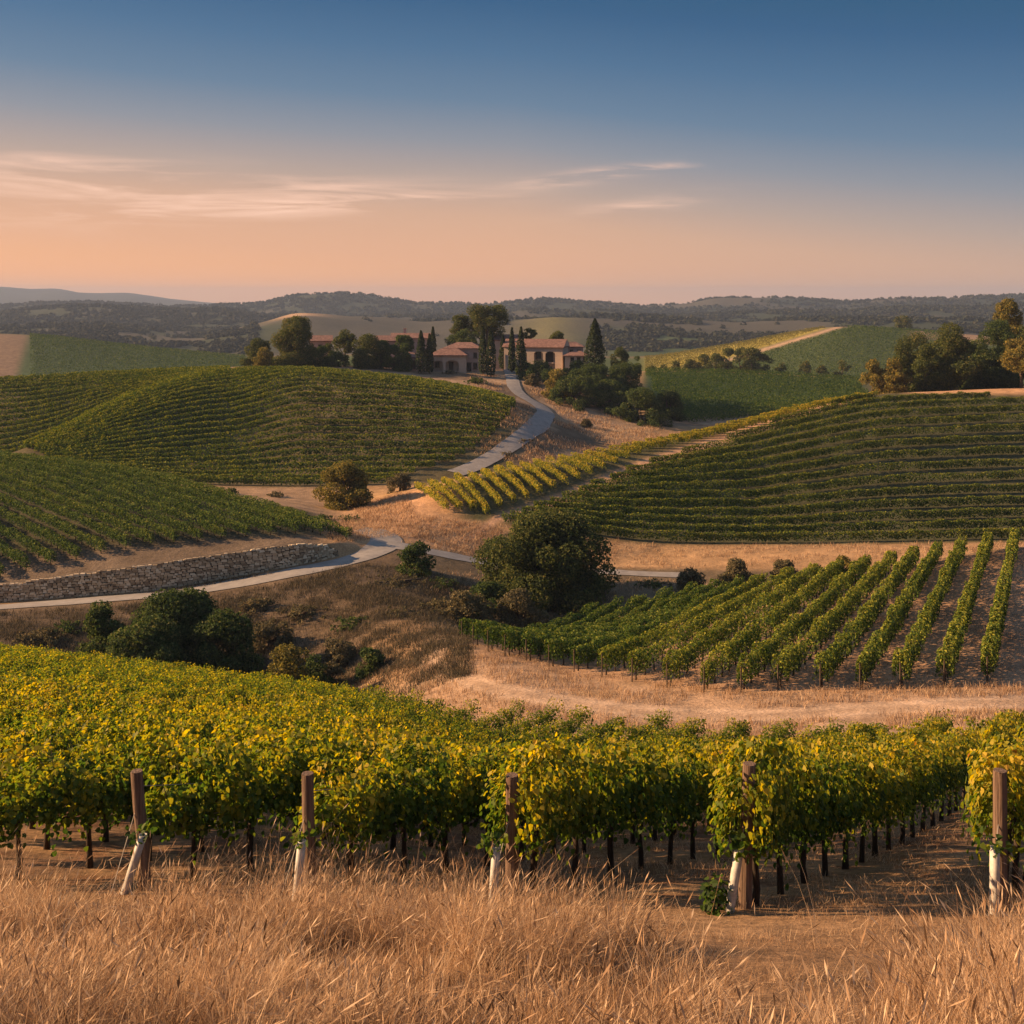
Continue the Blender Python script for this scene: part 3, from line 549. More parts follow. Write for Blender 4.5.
# ------------------------------------------------------------------ trees and bushes
def crown_points(lobes, per_area, leaf):
    Ps = []; Ns = []
    for c, r in lobes:
        c = np.asarray(c, float); r = np.asarray(r, float) * np.ones(3); n = int(per_area * 4 * np.pi * np.mean(r) ** 2 / leaf ** 2)
        u = unit(n); rr = RS.uniform(.45, 1.06, n) ** .6
        k = vnoise(u[:, 0] * 3 + c[0] * 7, u[:, 1] * 3 + u[:, 2] * 2.3 + c[2] * 5, 3); ok = RS.uniform(size=n) < .30 + 1.3 * k
        P = c + u * r * (rr * (.82 + .4 * k))[:, None]; N = u + RS.normal(size=(n, 3)) * .6; N /= np.linalg.norm(N, axis=1)[:, None]
        Ps.append(P[ok]); Ns.append(N[ok])
    return np.concatenate(Ps), np.concatenate(Ns)
def tree(name, label, cat, p, h, w, mat='oak', trunk_h=.25, leaf=.35, group=None, lobes=22, dens=2.4, flat=.8, lean=0.0):
    RS.seed(zlib.crc32(label.encode()) & 0x7fffffff)
    root = link(name, None, None, p); tag(root, label, cat, group)
    cz0 = h * trunk_h; ch = h - cz0; L = []
    for i in range(lobes):
        t = (i + .5) / lobes; a = i * 2.4 + RS.uniform(0, .8); zz = cz0 + ch * ((.16 if trunk_h > .15 else .02) + (.70 if trunk_h > .15 else .84) * (RS.uniform() if trunk_h > .15 else RS.uniform() ** 1.25))
        rel = (zz - cz0) / ch; prof = math.sqrt(max(.12, 1 - ((rel - .42) / .66) ** 2)) if trunk_h > .15 else math.sqrt(max(.1, 1 - (max(rel - .2, 0) / .82) ** 2)); maxr = w * .5 * prof * RS.uniform(.74, 1.14); rad = min(w, ch * 1.3) * RS.uniform(.10, .22)
        rr = max(0, maxr - rad * .7) * math.sqrt(RS.uniform(.12, 1))
        L.append(((math.cos(a) * rr + lean * zz, math.sin(a) * rr, max(min(zz, h - rad * flat * .9), .2)), (rad, rad, rad * flat)))
    L.append(((lean * h * .8, 0, h - w * .18 * flat), (w * .2, w * .2, w * .18 * flat)))
    P, N = crown_points(L, dens, leaf); P[:, 2] = np.maximum(P[:, 2], .0); hz = H(P[:, 0] + p[0], P[:, 1] + p[1]) - p[2]; P[:, 2] += hz * np.clip(1 - P[:, 2] / (h * .7), 0, 1) * (1 if trunk_h < .15 else 0)
    Vv, Ff = leaf_quads(P, N, leaf * RS.uniform(.6, 1.35, len(P))); link('crown' if trunk_h > .02 else 'foliage', mesh_np('crown', Vv, [Ff], M[mat]), root)
    tb = MB(); r0 = max(.10, w * .035)
    th = cz0 + ch * .35
    tb.tube([(0, 0, -.4), (RS.uniform(-.1, .1), 0, th * .3), (lean * th * .6 + RS.uniform(-.1, .1), .1, th * .65), (lean * th, 0, th)], [r0 * 1.3, r0, r0 * .8, r0 * .5], 8, jit=.12)
    for i in range(5):
        c, r = L[i * (len(L) - 1) // 5]; c = np.array(c); st = np.array([lean * th * .6, 0, th * RS.uniform(.45, .9)]); mid = st * .45 + c * .55 + RS.normal(size=3) * .12
        tb.tube([st, mid, c], [r0 * .5, r0 * .32, r0 * .12], 6, jit=.1)
    link('trunk' if trunk_h > .02 else 'stem', tb.mesh('trunk', M['tree_bark'], True), root)
    return root
def by_px(px, top, base, wpx, d): return at(px, d), (base - top) * d / F, wpx * d / F
def tree_px(name, label, cat, px, top, base, wpx, d, **k):
    p, h, w = by_px(px, top, base, wpx, d); top_z = -(top - HOR) / F * d; h = max(top_z - p.z, .5)
    return tree(name, label, cat, p, h, w, **k)
def cypress(label, px, top, wpx, d, fat=1.0):
    p = at(px, d); h = -(top - HOR) / F * d - p.z; w = wpx * d / F
    root = link('cypress_tree', None, None, p); tag(root, label, 'cypress', 'cypresses around the villa')
    n = int(900 * fat); f = RS.uniform(0.03, 1, n) ** .9; a = RS.uniform(0, 2 * np.pi, n); prof = np.sin(np.pi * np.clip(f * .93 + .07, 0, 1) ** .62) ** .75
    r = w * .5 * prof * (.75 + .5 * vnoise(a * 1.6, f * 9, RS.randint(99))) * np.sqrt(RS.uniform(.45, 1, n)); P = np.stack([np.cos(a) * r, np.sin(a) * r, f * h], -1)
    N = np.stack([np.cos(a), np.sin(a), 0 * a + .25], -1) + RS.normal(size=(n, 3)) * .4; N /= np.linalg.norm(N, axis=1)[:, None]
    Vv, Ff = leaf_quads(P, N, .62 * RS.uniform(.6, 1.3, n)); link('crown', mesh_np('crown', Vv, [Ff], M['cypress']), root)
    tb = MB(); tb.tube([(0, 0, -.4), (0, 0, h * .4), (0, 0, h * .9)], [.2, .14, .03], 7); link('trunk', tb.mesh('trunk', M['tree_bark'], True), root)
    return root
# villa hilltop
TG = 'trees on the villa hilltop'
tree_px('oak_tree', 'tallest broad oak at the left end of the villa hilltop trees', 'oak', 296, 317, 366, 50, 296, group=TG, trunk_h=.06, lobes=34)
tree_px('oak_tree', 'low rounded dark tree left of the tallest hilltop oak', 'tree', 258, 338, 364, 34, 303, group=TG, trunk_h=.1)
tree_px('golden_bush', 'small sunlit golden bush in front of the hilltop oak', 'bush', 264, 347, 367, 24, 290, mat='olive', trunk_h=0, group=TG)
tree_px('round_tree', 'round lollipop tree between the hilltop oak and the villa', 'tree', 345, 329, 364, 25, 308, group=TG, trunk_h=.3)
tree_px('laurel_bush', 'dark bush at the right foot of the hilltop oak', 'bush', 322, 346, 366, 28, 301, mat='bush', trunk_h=0, group=TG)
tree_px('laurel_bush', 'broad sunlit-topped bush left of the low villa cottage', 'bush', 367, 334, 366, 42, 302, mat='oak', trunk_h=0, group=TG)
tree_px('laurel_bush', 'tall dark bush between the round hilltop tree and the broad bush', 'bush', 382, 340, 366, 26, 305, mat='bush', trunk_h=0, group=TG)
tree_px('laurel_bush', 'low dark bush at the foot of the round hilltop tree', 'bush', 338, 351, 366, 26, 303, mat='bush', trunk_h=0, group=TG)
tree_px('laurel_bush', 'small sunlit bush between the cottage and the round hilltop tree', 'bush', 329, 343, 364, 18, 310, mat='oak', trunk_h=0, group=TG)
tree_px('laurel_bush', 'bush hiding the left end of the small pink wing', 'bush', 406, 352, 368, 18, 300, mat='bush', trunk_h=0, group=TG)
tree_px('laurel_bush', 'dark round bush beside the pink villa wing', 'bush', 394, 345, 367, 26, 301, mat='bush', trunk_h=0, group=TG)
tree_px('laurel_bush', 'dark tree crown in front of the rear villa house', 'tree', 403, 335, 366, 24, 310, mat='bush', trunk_h=.3, group=TG)
tree_px('stone_pine', 'huge umbrella-shaped pine rising behind the villa', 'pine tree', 487, 305, 368, 58, 332, mat='oak', trunk_h=.52, group=TG, lobes=22, flat=.75)
tree_px('stone_pine', 'smaller pine crown leaning out left of the huge pine', 'pine tree', 461, 314, 368, 24, 334, mat='oak', trunk_h=.6, group=TG)
tree_px('oak_tree', 'domed dark tree behind the villa arcade roof', 'tree', 464, 329, 368, 36, 326, mat='bush', trunk_h=.3, group=TG)
tree_px('stone_pine', 'small flat pine behind the right villa house', 'pine tree', 529, 328, 368, 17, 334, mat='oak', trunk_h=.72, group=TG, flat=.5)
tree_px('round_tree', 'small pale tree behind the right villa roof', 'tree', 557, 331, 368, 22, 338, mat='oak', trunk_h=.5, group=TG)
tree_px('round_tree', 'round tree right of the tall dark conifer', 'tree', 620, 347, 388, 22, 318, mat='oak', trunk_h=.3, group=TG)
tree_px('laurel_bush', 'little dark bush at the right end of the hilltop', 'bush', 637, 356, 392, 16, 315, mat='bush', trunk_h=.0, group=TG)
for lab, px_, top, w_, d_ in [('slim cypress at the left corner of the villa arcade', 421, 331, 11, 297), ('darker cypress right beside the left arcade cypress', 429.5, 334, 8, 298), ('cypress behind the arcade corner with only its tip clear', 433, 327, 8, 316),
    ('cypress at the right corner of the tall villa block', 483, 326, 9, 300), ('broad cypress left of the top of the gravel drive', 491, 330, 10, 297), ('short cypress behind the top of the gravel drive', 503, 336, 8, 318), 
    ('thin cypress left of the right villa house', 512, 328, 7, 306), ('cypress right of the top of the gravel drive', 521, 327, 11, 301)]:
    cypress(lab, px_, top, w_, d_)
tk = cypress('tall broad dark conifer right of the villa', 595, 319, 22, 309, 3.0); tk.name = 'conifer_tree'; tk['category'] = 'conifer'
SB = 'shrubs on the villa bank'
for lab, px_, top, base, w_, d_, mt in [
    ('shrub mound in front of the right villa house', 540, 361, 380, 46, 297, 'bush'), ('yellow flowering shrub on the villa bank', 558, 369, 392, 34, 282, 'olive'), ('dark shrub under the yellow flowering shrub', 572, 376, 404, 62, 278, 'bush'),
    ('dark shrub below the tall conifer', 592, 364, 400, 60, 292, 'bush'), ('dark bush at the right side of the tall conifer foot', 622, 363, 398, 52, 302, 'bush'), ('lowest dark bush at the valley end of the villa bank', 640, 388, 432, 66, 272, 'bush'),
    ('dark bush between the villa bank and the dark vineyard', 668, 390, 420, 40, 290, 'bush'), ('dark scrub above the lowest bank bush', 610, 380, 416, 58, 280, 'bush'), ('low shrub in front of the villa arches', 449, 370, 376, 16, 299, 'scrub'),
    ('wide low green shrub on the dry bank below the villa', 477, 377, 389, 27, 285, 'bush'), ('lone round shrub on the dry bank right of the drive', 586, 419, 432, 15, 256, 'scrub'), ('brown shrub beside the bend of the drive', 522, 444, 460, 26, 226, 'scrub'),
    ('small shrub on the drive verge below the bend', 506, 452, 466, 18, 218, 'scrub'), ('dense shrub in front of the low right villa wing', 576, 360, 384, 30, 300, 'bush'), ('dark hedge-like shrub under the arches of the right villa house', 526, 361, 378, 26, 303, 'bush'), ('low shrub beside the top of the drive', 532, 374, 386, 20, 290, 'scrub')]:
    tree_px('shrub', lab, 'shrub', px_, top, base, w_, d_, mat=mt, trunk_h=0, group=SB, lobes=26)
# right hilltop wood
RG = 'trees on the right-hand hilltop'
for nm, lab, px_, top, base, w_, d_, mt, th in [
    ('round_tree', 'lowest brownish tree at the left end of the right hilltop wood', 873, 359, 388, 30, 240, 'olive', .1), ('round_tree', 'brownish tree second from the left end of the right hilltop wood', 905, 337, 388, 36, 246, 'oak', .15),
    ('round_tree', 'rusty bush at the foot of the right hilltop wood', 893, 358, 388, 34, 238, 'olive', .05), ('oak_tree', 'broad oak with a clear trunk on the right hilltop', 950, 323, 382, 62, 243, 'oak', .14), ('oak_tree', 'darkest oak of the right hilltop wood', 997, 319, 382, 58, 252, 'bush', .1),
    ('round_tree', 'rusty tree between the brownish trees and the broad oak', 926, 344, 386, 32, 240, 'oak', .12), ('tall_tree', 'tallest airy tree at the back of the right hilltop wood', 1008, 298, 380, 32, 262, 'olive', .5), ('round_tree', 'brown tree with forked trunk nearest the right vine rows', 1021, 338, 388, 44, 237, 'olive', .3),
    ('round_tree', 'dark understory tree right behind the clear trunk of the broad oak', 978, 338, 384, 44, 250, 'bush', .02), ('round_tree', 'low dark bush left of the clear trunk of the broad oak', 935, 350, 386, 40, 247, 'bush', .02), ('round_tree', 'olive brown tree behind the rusty bush', 918, 333, 388, 40, 254, 'oak', .05), ('round_tree', 'dark bush under the tallest airy tree', 1004, 345, 386, 44, 249, 'bush', .02),
    ('round_tree', 'tree at the outer end of the right hilltop wood', 1034, 322, 388, 46, 256, 'oak', .2)]:
    tree_px(nm, lab, 'tree', px_, top, base, w_, d_, mat=mt, trunk_h=th, group=RG, lobes=34)
# valley trees
tree_px('oak_tree', 'great dark oak standing alone in the valley', 'oak', 545, 514, 604, 136, 124, leaf=.30, trunk_h=.04, lobes=85, dens=2.2)
tree_px('golden_bush', 'large golden bush by the foot of the big hill', 'bush', 347, 461, 513, 58, 168, mat='olive', trunk_h=0, leaf=.3, lobes=26)
tree_px('round_bush', 'round green bush beside the bend of the road', 'bush', 417, 543, 582, 50, 127, mat='bush', trunk_h=0, leaf=.28, lobes=20)
VB = 'dark bushes in the gully'
for lab, px_, top, w_, d_ in [('smallest dark bush at the left of the gully', 101, 601, 54, 98), ('largest dark bush in the gully below the road', 176, 594, 108, 100), ('dark bush at the right of the gully clump', 222, 610, 74, 98), ('low dark bush filling the gully clump front', 150, 618, 96, 95)]:
    tree_px('dark_bush', lab, 'bush', px_, top, 700, w_, d_, mat='bush', trunk_h=0, leaf=.26, group=VB, lobes=44)
tree_px('golden_bush', 'yellow-leaved bush at the edge of the front vineyard', 'bush', 287, 645, 700, 56, 88, mat='olive', trunk_h=0, leaf=.22, lobes=20)
tree_px('dark_bush', 'dark bush behind the yellow-leaved gully bush', 'bush', 314, 655, 700, 40, 91, mat='bush', trunk_h=0, leaf=.22)
for lab, px_, top, w_, d_, mt in [('small bright green shrub on the pale bank', 371, 643, 26, 92, 'bush'), ('grey scrub left of the great oak', 465, 590, 54, 112, 'scrub'), ('grey scrub under the great oak', 520, 590, 46, 113, 'scrub'), ('brown scrub between the road bend and the oak', 440, 600, 60, 113, 'scrub'), ('dark weed clump in the gully bank', 330, 660, 30, 92, 'scrub'),
    ('low scrub patch on the bank under the road', 392, 590, 60, 121, 'scrub'),
    ('grey-green scrub low on the bank below the wall end', 300, 606, 44, 112, 'scrub'), ('dark green scrub clump in the middle of the shaded bank', 350, 618, 40, 107, 'bush'), ('pale scrub beside the pale grass spur', 398, 622, 38, 108, 'scrub'), ('flat grey scrub near the right gully bush', 268, 622, 46, 106, 'scrub'),
    ('green scrub under the bend of the road', 442, 578, 40, 124, 'bush'), ('small scrub on the bank edge above the gully', 254, 598, 30, 115, 'scrub'), ('thin scrub near the left edge of the shaded bank', 40, 630, 50, 108, 'scrub'), ('green scrub behind the smallest gully bush', 66, 622, 34, 111, 'bush'),
    ('dark scrub at the left foot of the great oak', 486, 582, 44, 117, 'bush'), ('green scrub along the lower valley road', 652, 580, 40, 128, 'bush'), ('tawny scrub at the left end of the front vineyard edge', 340, 640, 40, 98, 'scrub'),
    ('round shrub on the bank behind the sunlit rows', 786, 551, 26, 127, 'scrub'), ('taller shrub behind the sunlit rows', 735, 554, 30, 127, 'scrub'), ('shrub at the foot of the dark slope', 843, 542, 24, 132, 'olive'), ('little shrub left of the taller shrub', 690, 568, 26, 125, 'scrub'),
    ('small dark shrub on the dirt strip under the big hill', 231, 488, 16, 178, 'bush'), ('brown shrub beside the dirt strip', 276, 492, 22, 178, 'scrub'), ('shrub right of the large golden bush', 400, 474, 26, 176, 'scrub'), ('thin shrub beside the end of the stone wall', 322, 528, 20, 150, 'bush'), ('dark verge shrub above the road bend', 350, 524, 30, 152, 'bush')]:
    p = at(px_, d_); h = max(-(top - HOR) / F * d_ - p.z, .6)
    tree('shrub', lab, 'shrub', p, min(h, w_ * d_ / F * .95), w_ * 1.25 * d_ / F, mat=mt, trunk_h=0, leaf=.24, group='shrubs along the valley banks', lobes=22)
# single trees farther off
for lab, px_, h_, w_, d_ in [('lone round oak on the pale far ridge', 903, 10, 15, 765), ('small bush on the left hill skyline', 268, 6, 9, 520), ('dark tree below the hazy left hill', 186, 8, 9, 420)]:
    tree('round_tree', lab, 'tree', at(px_, d_), h_, w_, mat='oak', trunk_h=.1, leaf=.8)
hr = random.Random(3)
words = ['tiny', 'small', 'middling', 'large']
for i, px_ in enumerate([652, 664, 676, 690, 703, 716, 728, 741, 752, 764, 782, 806, 822, 842]):
    s_ = [5, 6, 7, 8, 10, 9, 11, 13, 12, 9, 7, 7, 6, 8][i]
    tree('round_tree', f'round tree in the line beyond the dark vineyard, {ordinal(i + 1)} from its left end', 'tree', at(px_, 452 + hr.uniform(-6, 8)), s_ * .95, s_ * 1.05, mat='oak', trunk_h=.08, leaf=.6, group='tree line beyond the dark vineyard', lobes=8)
# far-off woods on the ridges: one mass
def far_woods():
    n = 120000; d = np.exp(RS.uniform(np.log(1050), np.log(3050), n)); pxv = RS.uniform(-150, 1180, n); x = (pxv - CX) / F * d
    k = fbm(x, d, 300, 5, 71); k2 = fbm(x, d, 60, 3, 91)
    p = np.where(d > 1900, sstep(.30, .42, k) * sstep(.36, .5, k2) * .9, sstep(.43, .49, k) * sstep(.38, .48, k2) * .95 + .004)
    p = np.where(np.abs(d - kd(25, pxv)) < 60, np.maximum(p, .8 * sstep(.35, .5, k2)), p)
    p = np.where((np.abs(d - 1560) < 70) & (pxv > 575) & (pxv < 700), .6, p)
    p = np.where((d < 1900) & (np.abs(pxv - 302) < 45), 0, p)
    p = np.where((d > 1050) & (d < 1500) & (np.abs(pxv - 550) < 42), 0, p)
    ok = RS.uniform(size=n) < p * np.where(d > 1900, .5, .42); x = x[ok]; d = d[ok]; z = H(x, d); m = len(x)
    s = RS.uniform(3, 6.5, m) * np.where(d < 1900, .85, 1.0)
    q = 28; u = unit(m * q).reshape(m, q, 3); u[:, :, 2] = np.abs(u[:, :, 2]) * 1.0
    P = np.stack([x, d, z - .5], -1)[:, None] + u * s[:, None, None] * RS.uniform(.65, 1.1, (m, q, 1)) * np.array([1, 1, 1.15]); N = (u + RS.normal(size=u.shape) * .35).reshape(-1, 3); N /= np.linalg.norm(N, axis=1)[:, None]
    Vv, Ff = leaf_quads(P.reshape(-1, 3), N, np.repeat(s, q) * RS.uniform(.55, .95, m * q), .15, .9)
    tag(link('forest', mesh_np('forest', Vv, [Ff], M['wood_far'])), 'hazy dark woods covering the far ridges', 'forest', None, 'stuff')
far_woods()

# ------------------------------------------------------------------ dry stone wall
def stone_wall():
    ppx = np.linspace(-60, 338, 160); dd = np.interp(ppx, PX, (KD[8] * .80 + KD[9] * .20)); X = (ppx - CX) / F * dd; Y = dd
    zb = np.interp(ppx, PX, KZ[8]) - .5; zt = np.interp(ppx, PX, KZ[9]) + np.interp(ppx, [-60, 0, 60, 160, 300, 325, 338], [.6, .6, .7, .85, .7, .35, -.4])
    t = np.concatenate([[0], np.cumsum(np.hypot(np.diff(X), np.diff(Y)))]); root = link('stone_wall', None, None, (X[80], Y[80], zb[80])); o = np.array([X[80], Y[80], zb[80]])
    tag(root, 'long low dry stone retaining wall beside the gravel road', 'stone wall')
    core = MB(); st = MB(); cap = MB()
    Tn = np.stack([np.gradient(X), np.gradient(Y)], -1); Tn /= np.linalg.norm(Tn, axis=1)[:, None]; Nn = np.stack([Tn[:, 1], -Tn[:, 0]], -1)
    Nn[Nn[:, 1] > 0] *= -1
    n = len(X); V = []
    for i in range(n):
        for off, z in ((.0, zb[i]), (.0, zt[i] - .06), (-1.1, zt[i] - .06), (-1.1, zb[i])): V.append([X[i] + Nn[i, 0] * off, Y[i] + Nn[i, 1] * off, z])
    Fq = [];
    for i in range(n - 1):
        for j in range(4): Fq.append([i * 4 + j, i * 4 + (j + 1) % 4, (i + 1) * 4 + (j + 1) % 4, (i + 1) * 4 + j])
    core.add(np.array(V) - o, [np.array(Fq), np.array([[3, 2, 1, 0], [(n - 1) * 4 + j for j in range(4)]])])
    link('wall_core', core.mesh('wall_core', M['mortar']), root)
    q = 0.0; r_ = random.Random(5)
    for c in range(13):
        q = r_.uniform(0, .3); zc = .28 * c
        while q < t[-1] - .3:
            L = r_.uniform(.28, .75); i = int(np.searchsorted(t, q + L / 2)); i = min(i, n - 1)
            z0 = zb[i] + zc + r_.uniform(-.05, .05); hgt = r_.uniform(.22, .34)
            if z0 < zt[i] - .1:
                x = np.interp(q + L / 2, t, X); y = np.interp(q + L / 2, t, Y); a = math.atan2(Tn[i, 1], Tn[i, 0]) + r_.uniform(-.06, .06)
                hgt = min(hgt, zt[i] - z0 + r_.uniform(-.04, .08))
                V0 = np.array([[sx, sy, sz] for sx in (-1, -.6, .6, 1) for sy in (-1,) for sz in (-1, 1)]) 
                k = st.n; st.box((x + Nn[i, 0] * .06 - o[0], y + Nn[i, 1] * .06 - o[1], z0 + hgt / 2 - o[2]), (L * .93, r_.uniform(.22, .36), hgt * .9), a, r_.uniform(.72, .95)); st.v[-1] = st.v[-1] + RS.uniform(-.035, .035, st.v[-1].shape)
            q += L
    link('wall_stones', st.mesh('wall_stones', M['stone']), root)
stone_wall()

# ------------------------------------------------------------------ villa
def house(name, label, px0, px1, d, depth, hw, roof_h, base_py=None, rz=0.0, wall='stucco', windows=(), doors=(), arches=None, chimney=None, hip=False, sink=.0, group='buildings of the villa'):
    pc = at((px0 + px1) / 2, d); 
    if base_py is not None: pc.z = -(base_py - HOR) / F * d
    w = (px1 - px0) * d / F; root = link(name, None, None, pc, rz); tag(root, label, 'house', group)
    x, y = w / 2, depth; b = MB(); t = .35
    low = -5.5
    if arches is None:
        b.add(np.array([[-x, 0, low], [x, 0, low], [x, y, low], [-x, y, low], [-x, 0, hw], [x, 0, hw], [x, y, hw], [-x, y, hw]]), np.array([[0, 1, 5, 4], [1, 2, 6, 5], [2, 3, 7, 6], [3, 0, 4, 7], [4, 5, 6, 7]]))
    else:   # a loggia: arched front wall, room wall set back behind it
        rec = 2.2
        b.add(np.array([[-x, rec, low], [x, rec, low], [x, y, low], [-x, y, low], [-x, rec, hw], [x, rec, hw], [x, y, hw], [-x, y, hw]]), np.array([[0, 1, 5, 4], [1, 2, 6, 5], [2, 3, 7, 6], [3, 0, 4, 7], [4, 5, 6, 7]]))
        xs = [-x]; opens = []
        for (c, aw, ah) in arches: opens.append((c - aw / 2, c + aw / 2, ah))
        def top_at(q):
            for a0, a1, ah in opens:
                if a0 < q < a1:
                    rr = (a1 - a0) / 2; return ah - rr * .6 + .6 * math.sqrt(max(0, rr * rr - (q - (a0 + a1) / 2) ** 2))
            return low
        e = sorted({-x, x} | {v for o in opens for v in np.linspace(o[0], o[1], 13)})
        for u, v in zip(e[:-1], e[1:]):
            h0 = top_at((u + v) / 2); b.box(((u + v) / 2, t / 2, (h0 + hw) / 2), (v - u, t, hw - h0))
        for sx in (-1, 1): b.box((sx * (x - t / 2), t + (rec - t) / 2, (hw + low) / 2), (t, rec - t - .01, hw - low))
        b.box((0, rec / 2 + .3, -.1), (w - .9, rec - 1, .3))
    link('wall', b.mesh('wall', M[wall]), root)
    ov = .5; r = MB(); rx, ry0, ry1 = x + ov, -ov, y + ov; th = .22; ym = y / 2
    gx = rx - (ym * .9 if hip else 0)
    top = np.array([[-rx, ry0, hw + .004], [rx, ry0, hw + .004], [rx, ry1, hw + .004], [-rx, ry1, hw + .004], [-rx, ry0, hw + th], [rx, ry0, hw + th], [rx, ry1, hw + th], [-rx, ry1, hw + th], [-gx, ym, hw + th + roof_h], [gx, ym, hw + th + roof_h]])
    r.add(top, [np.array([[0, 3, 2, 1], [0, 1, 5, 4], [1, 2, 6, 5], [2, 3, 7, 6], [3, 0, 4, 7], [4, 5, 9, 8], [6, 7, 8, 9]]), np.array([[5, 6, 9], [7, 4, 8]])])
    ro = link('roof', r.mesh('roof', M['roof']), root)
    if not hip:      # stucco gable ends just inside the tile ends
        g = MB()
        for sx in (-1, 1): g.add(np.array([[sx * (rx + .01), ry0 + .6, hw + th + .05], [sx * (rx + .01), ry1 - .6, hw + th + .05], [sx * (rx + .01), ym, hw + th + roof_h * .88], [sx * (rx - .2), ry0 + .6, hw + th + .05], [sx * (rx - .2), ry1 - .6, hw + th + .05], [sx * (rx - .2), ym, hw + th + roof_h * .88]]), [np.array([[0, 1, 2], [3, 5, 4]]), np.array([[0, 3, 4, 1], [1, 4, 5, 2], [2, 5, 3, 0]])])
        link('gable', g.mesh('gable', M[wall]), root)
    if chimney:
        c = MB(); c.box((chimney, ym + .8, hw + roof_h + .5), (.8, .8, 1.8)); c.box((chimney, ym + .8, hw + roof_h + 1.5), (1.05, 1.05, .2)); link('chimney', c.mesh('chimney', M[wall]), ro)
    rec = 0 if arches is None else 2.2
    for (cx_, z0, ww, wh) in windows:
        fr = MB()
        for sx in (-1, 1): fr.box((cx_ + sx * (ww / 2), rec - .05, z0 + wh / 2), (.12, .16, wh + .12))
        fr.box((cx_, rec - .05, z0 - .10), (ww + .4, .24, .1)); fr.box((cx_, rec - .05, z0 + wh + .12), (ww + .12, .16, .1)); fr.box((cx_, rec - .04, z0 + wh / 2), (.06, .1, wh))
        f = link('window', fr.mesh('window', M['frame']), root); gl = MB(); gl.box((cx_, rec - .012, z0 + wh / 2), (ww - .125, .04, wh - .03)); link('pane', gl.mesh('pane', M['glass']), f)
    for (cx_, ww, wh) in doors:
        dr = MB(); dr.box((cx_, rec - .04, wh / 2 - .02), (ww, .1, wh)); dr.box((cx_, rec - .05, wh + .1), (ww + .3, .18, .16)); dd_ = link('door', dr.mesh('door', M['door']), root)
        hd = MB(); hd.box((cx_ + ww * .38, rec - .13, 1.05), (.05, .07, .2)); link('handle', hd.mesh('handle', M['wire']), dd_)
    return root
house('villa_house', 'low villa wing with two dark arches and a tiled roof', 431, 466, 303, 6.5, 4.3, 1.7, 371.5, 0, 'cream', windows=[(-3.2, 1, 1.1, 1.5)], doors=[(.6, 1.3, 2.4), (3.2, 1.1, 2.3)], arches=[(-2.9, 2.7, 3.0), (1.0, 3.6, 3.1)], hip=True)
house('villa_house', 'tall two-storey pink villa block behind the arched wing', 444, 481, 308.5, 8, 6.5, 1.5, 372, R(-5), windows=[(3.6, .9, 1.0, 1.6), (3.6, 4.0, .9, 1.3), (-1.2, 4.6, .9, 1.1)], doors=[(1.8, 1.4, 2.5)], hip=True)
house('villa_house', 'small pink wing left of the arcade cypresses', 400, 419, 304, 6, 3.0, 1.5, 369, 0, windows=[(-1.2, .9, .8, 1.3)], doors=[(1.1, 1.4, 2.2)], hip=True)
house('villa_house', 'rear villa house with a long red roof left of the cypresses', 392, 430, 322, 8, 5.6, 1.4, 358, R(3), 'stucco', windows=[(2.6, 3.2, 1.1, 1.5), (-1, 3.2, .9, 1.3), (-3.6, 3.2, .9, 1.3)], chimney=-2)
house('villa_house', 'long right villa house with an open front under a tiled roof', 503, 563, 314, 8, 4.3, 2.1, 362.5, R(-14), 'cream', windows=[(1.2, 1, 1.3, 2), (7.4, 1.2, .9, 1.6)], doors=[(4.3, 2.2, 3)], arches=[(1.6, 2.6, 3.2), (5.0, 2.8, 3.2), (-3, 2.4, 3.1)])
house('villa_house', 'low lean wing at the right end of the villa', 565, 588, 309, 6, 2.3, 1.2, 364.5, R(-6), 'cream', windows=[(-1.2, .9, .9, 1.1), (2.4, .9, .9, 1.1)], doors=[(.6, 1, 2.0)], hip=True)
house('villa_house', 'upper tiled house peeping over the right low wing', 560, 583, 322, 6, 4.6, 1.3, 363, R(-4), windows=[(0, 2.6, .9, 1.2), (2.2, 2.6, .9, 1.2)], hip=True)
house('villa_house', 'sunlit house between the drive and the huge pine', 492, 519, 332, 7, 6.2, 1.5, 361, R(8), 'cream', windows=[(0, 3.6, .9, 1.2), (2.4, 3.6, .9, 1.2)])
house('villa_house', 'little red roofed cottage beside the round hilltop tree', 309, 331, 318, 6, 3.6, 1.5, 354, R(10), windows=[(0, 1.4, .9, 1.2), (1.9, 1.4, .9, 1.2)])
house('villa_house', 'small orange lit cottage behind the broad hilltop bush', 376, 400, 318, 6, 3.6, 1.5, 354, R(12), windows=[(0, 1.4, .9, 1.2), (-2, 1.4, .9, 1.2)])

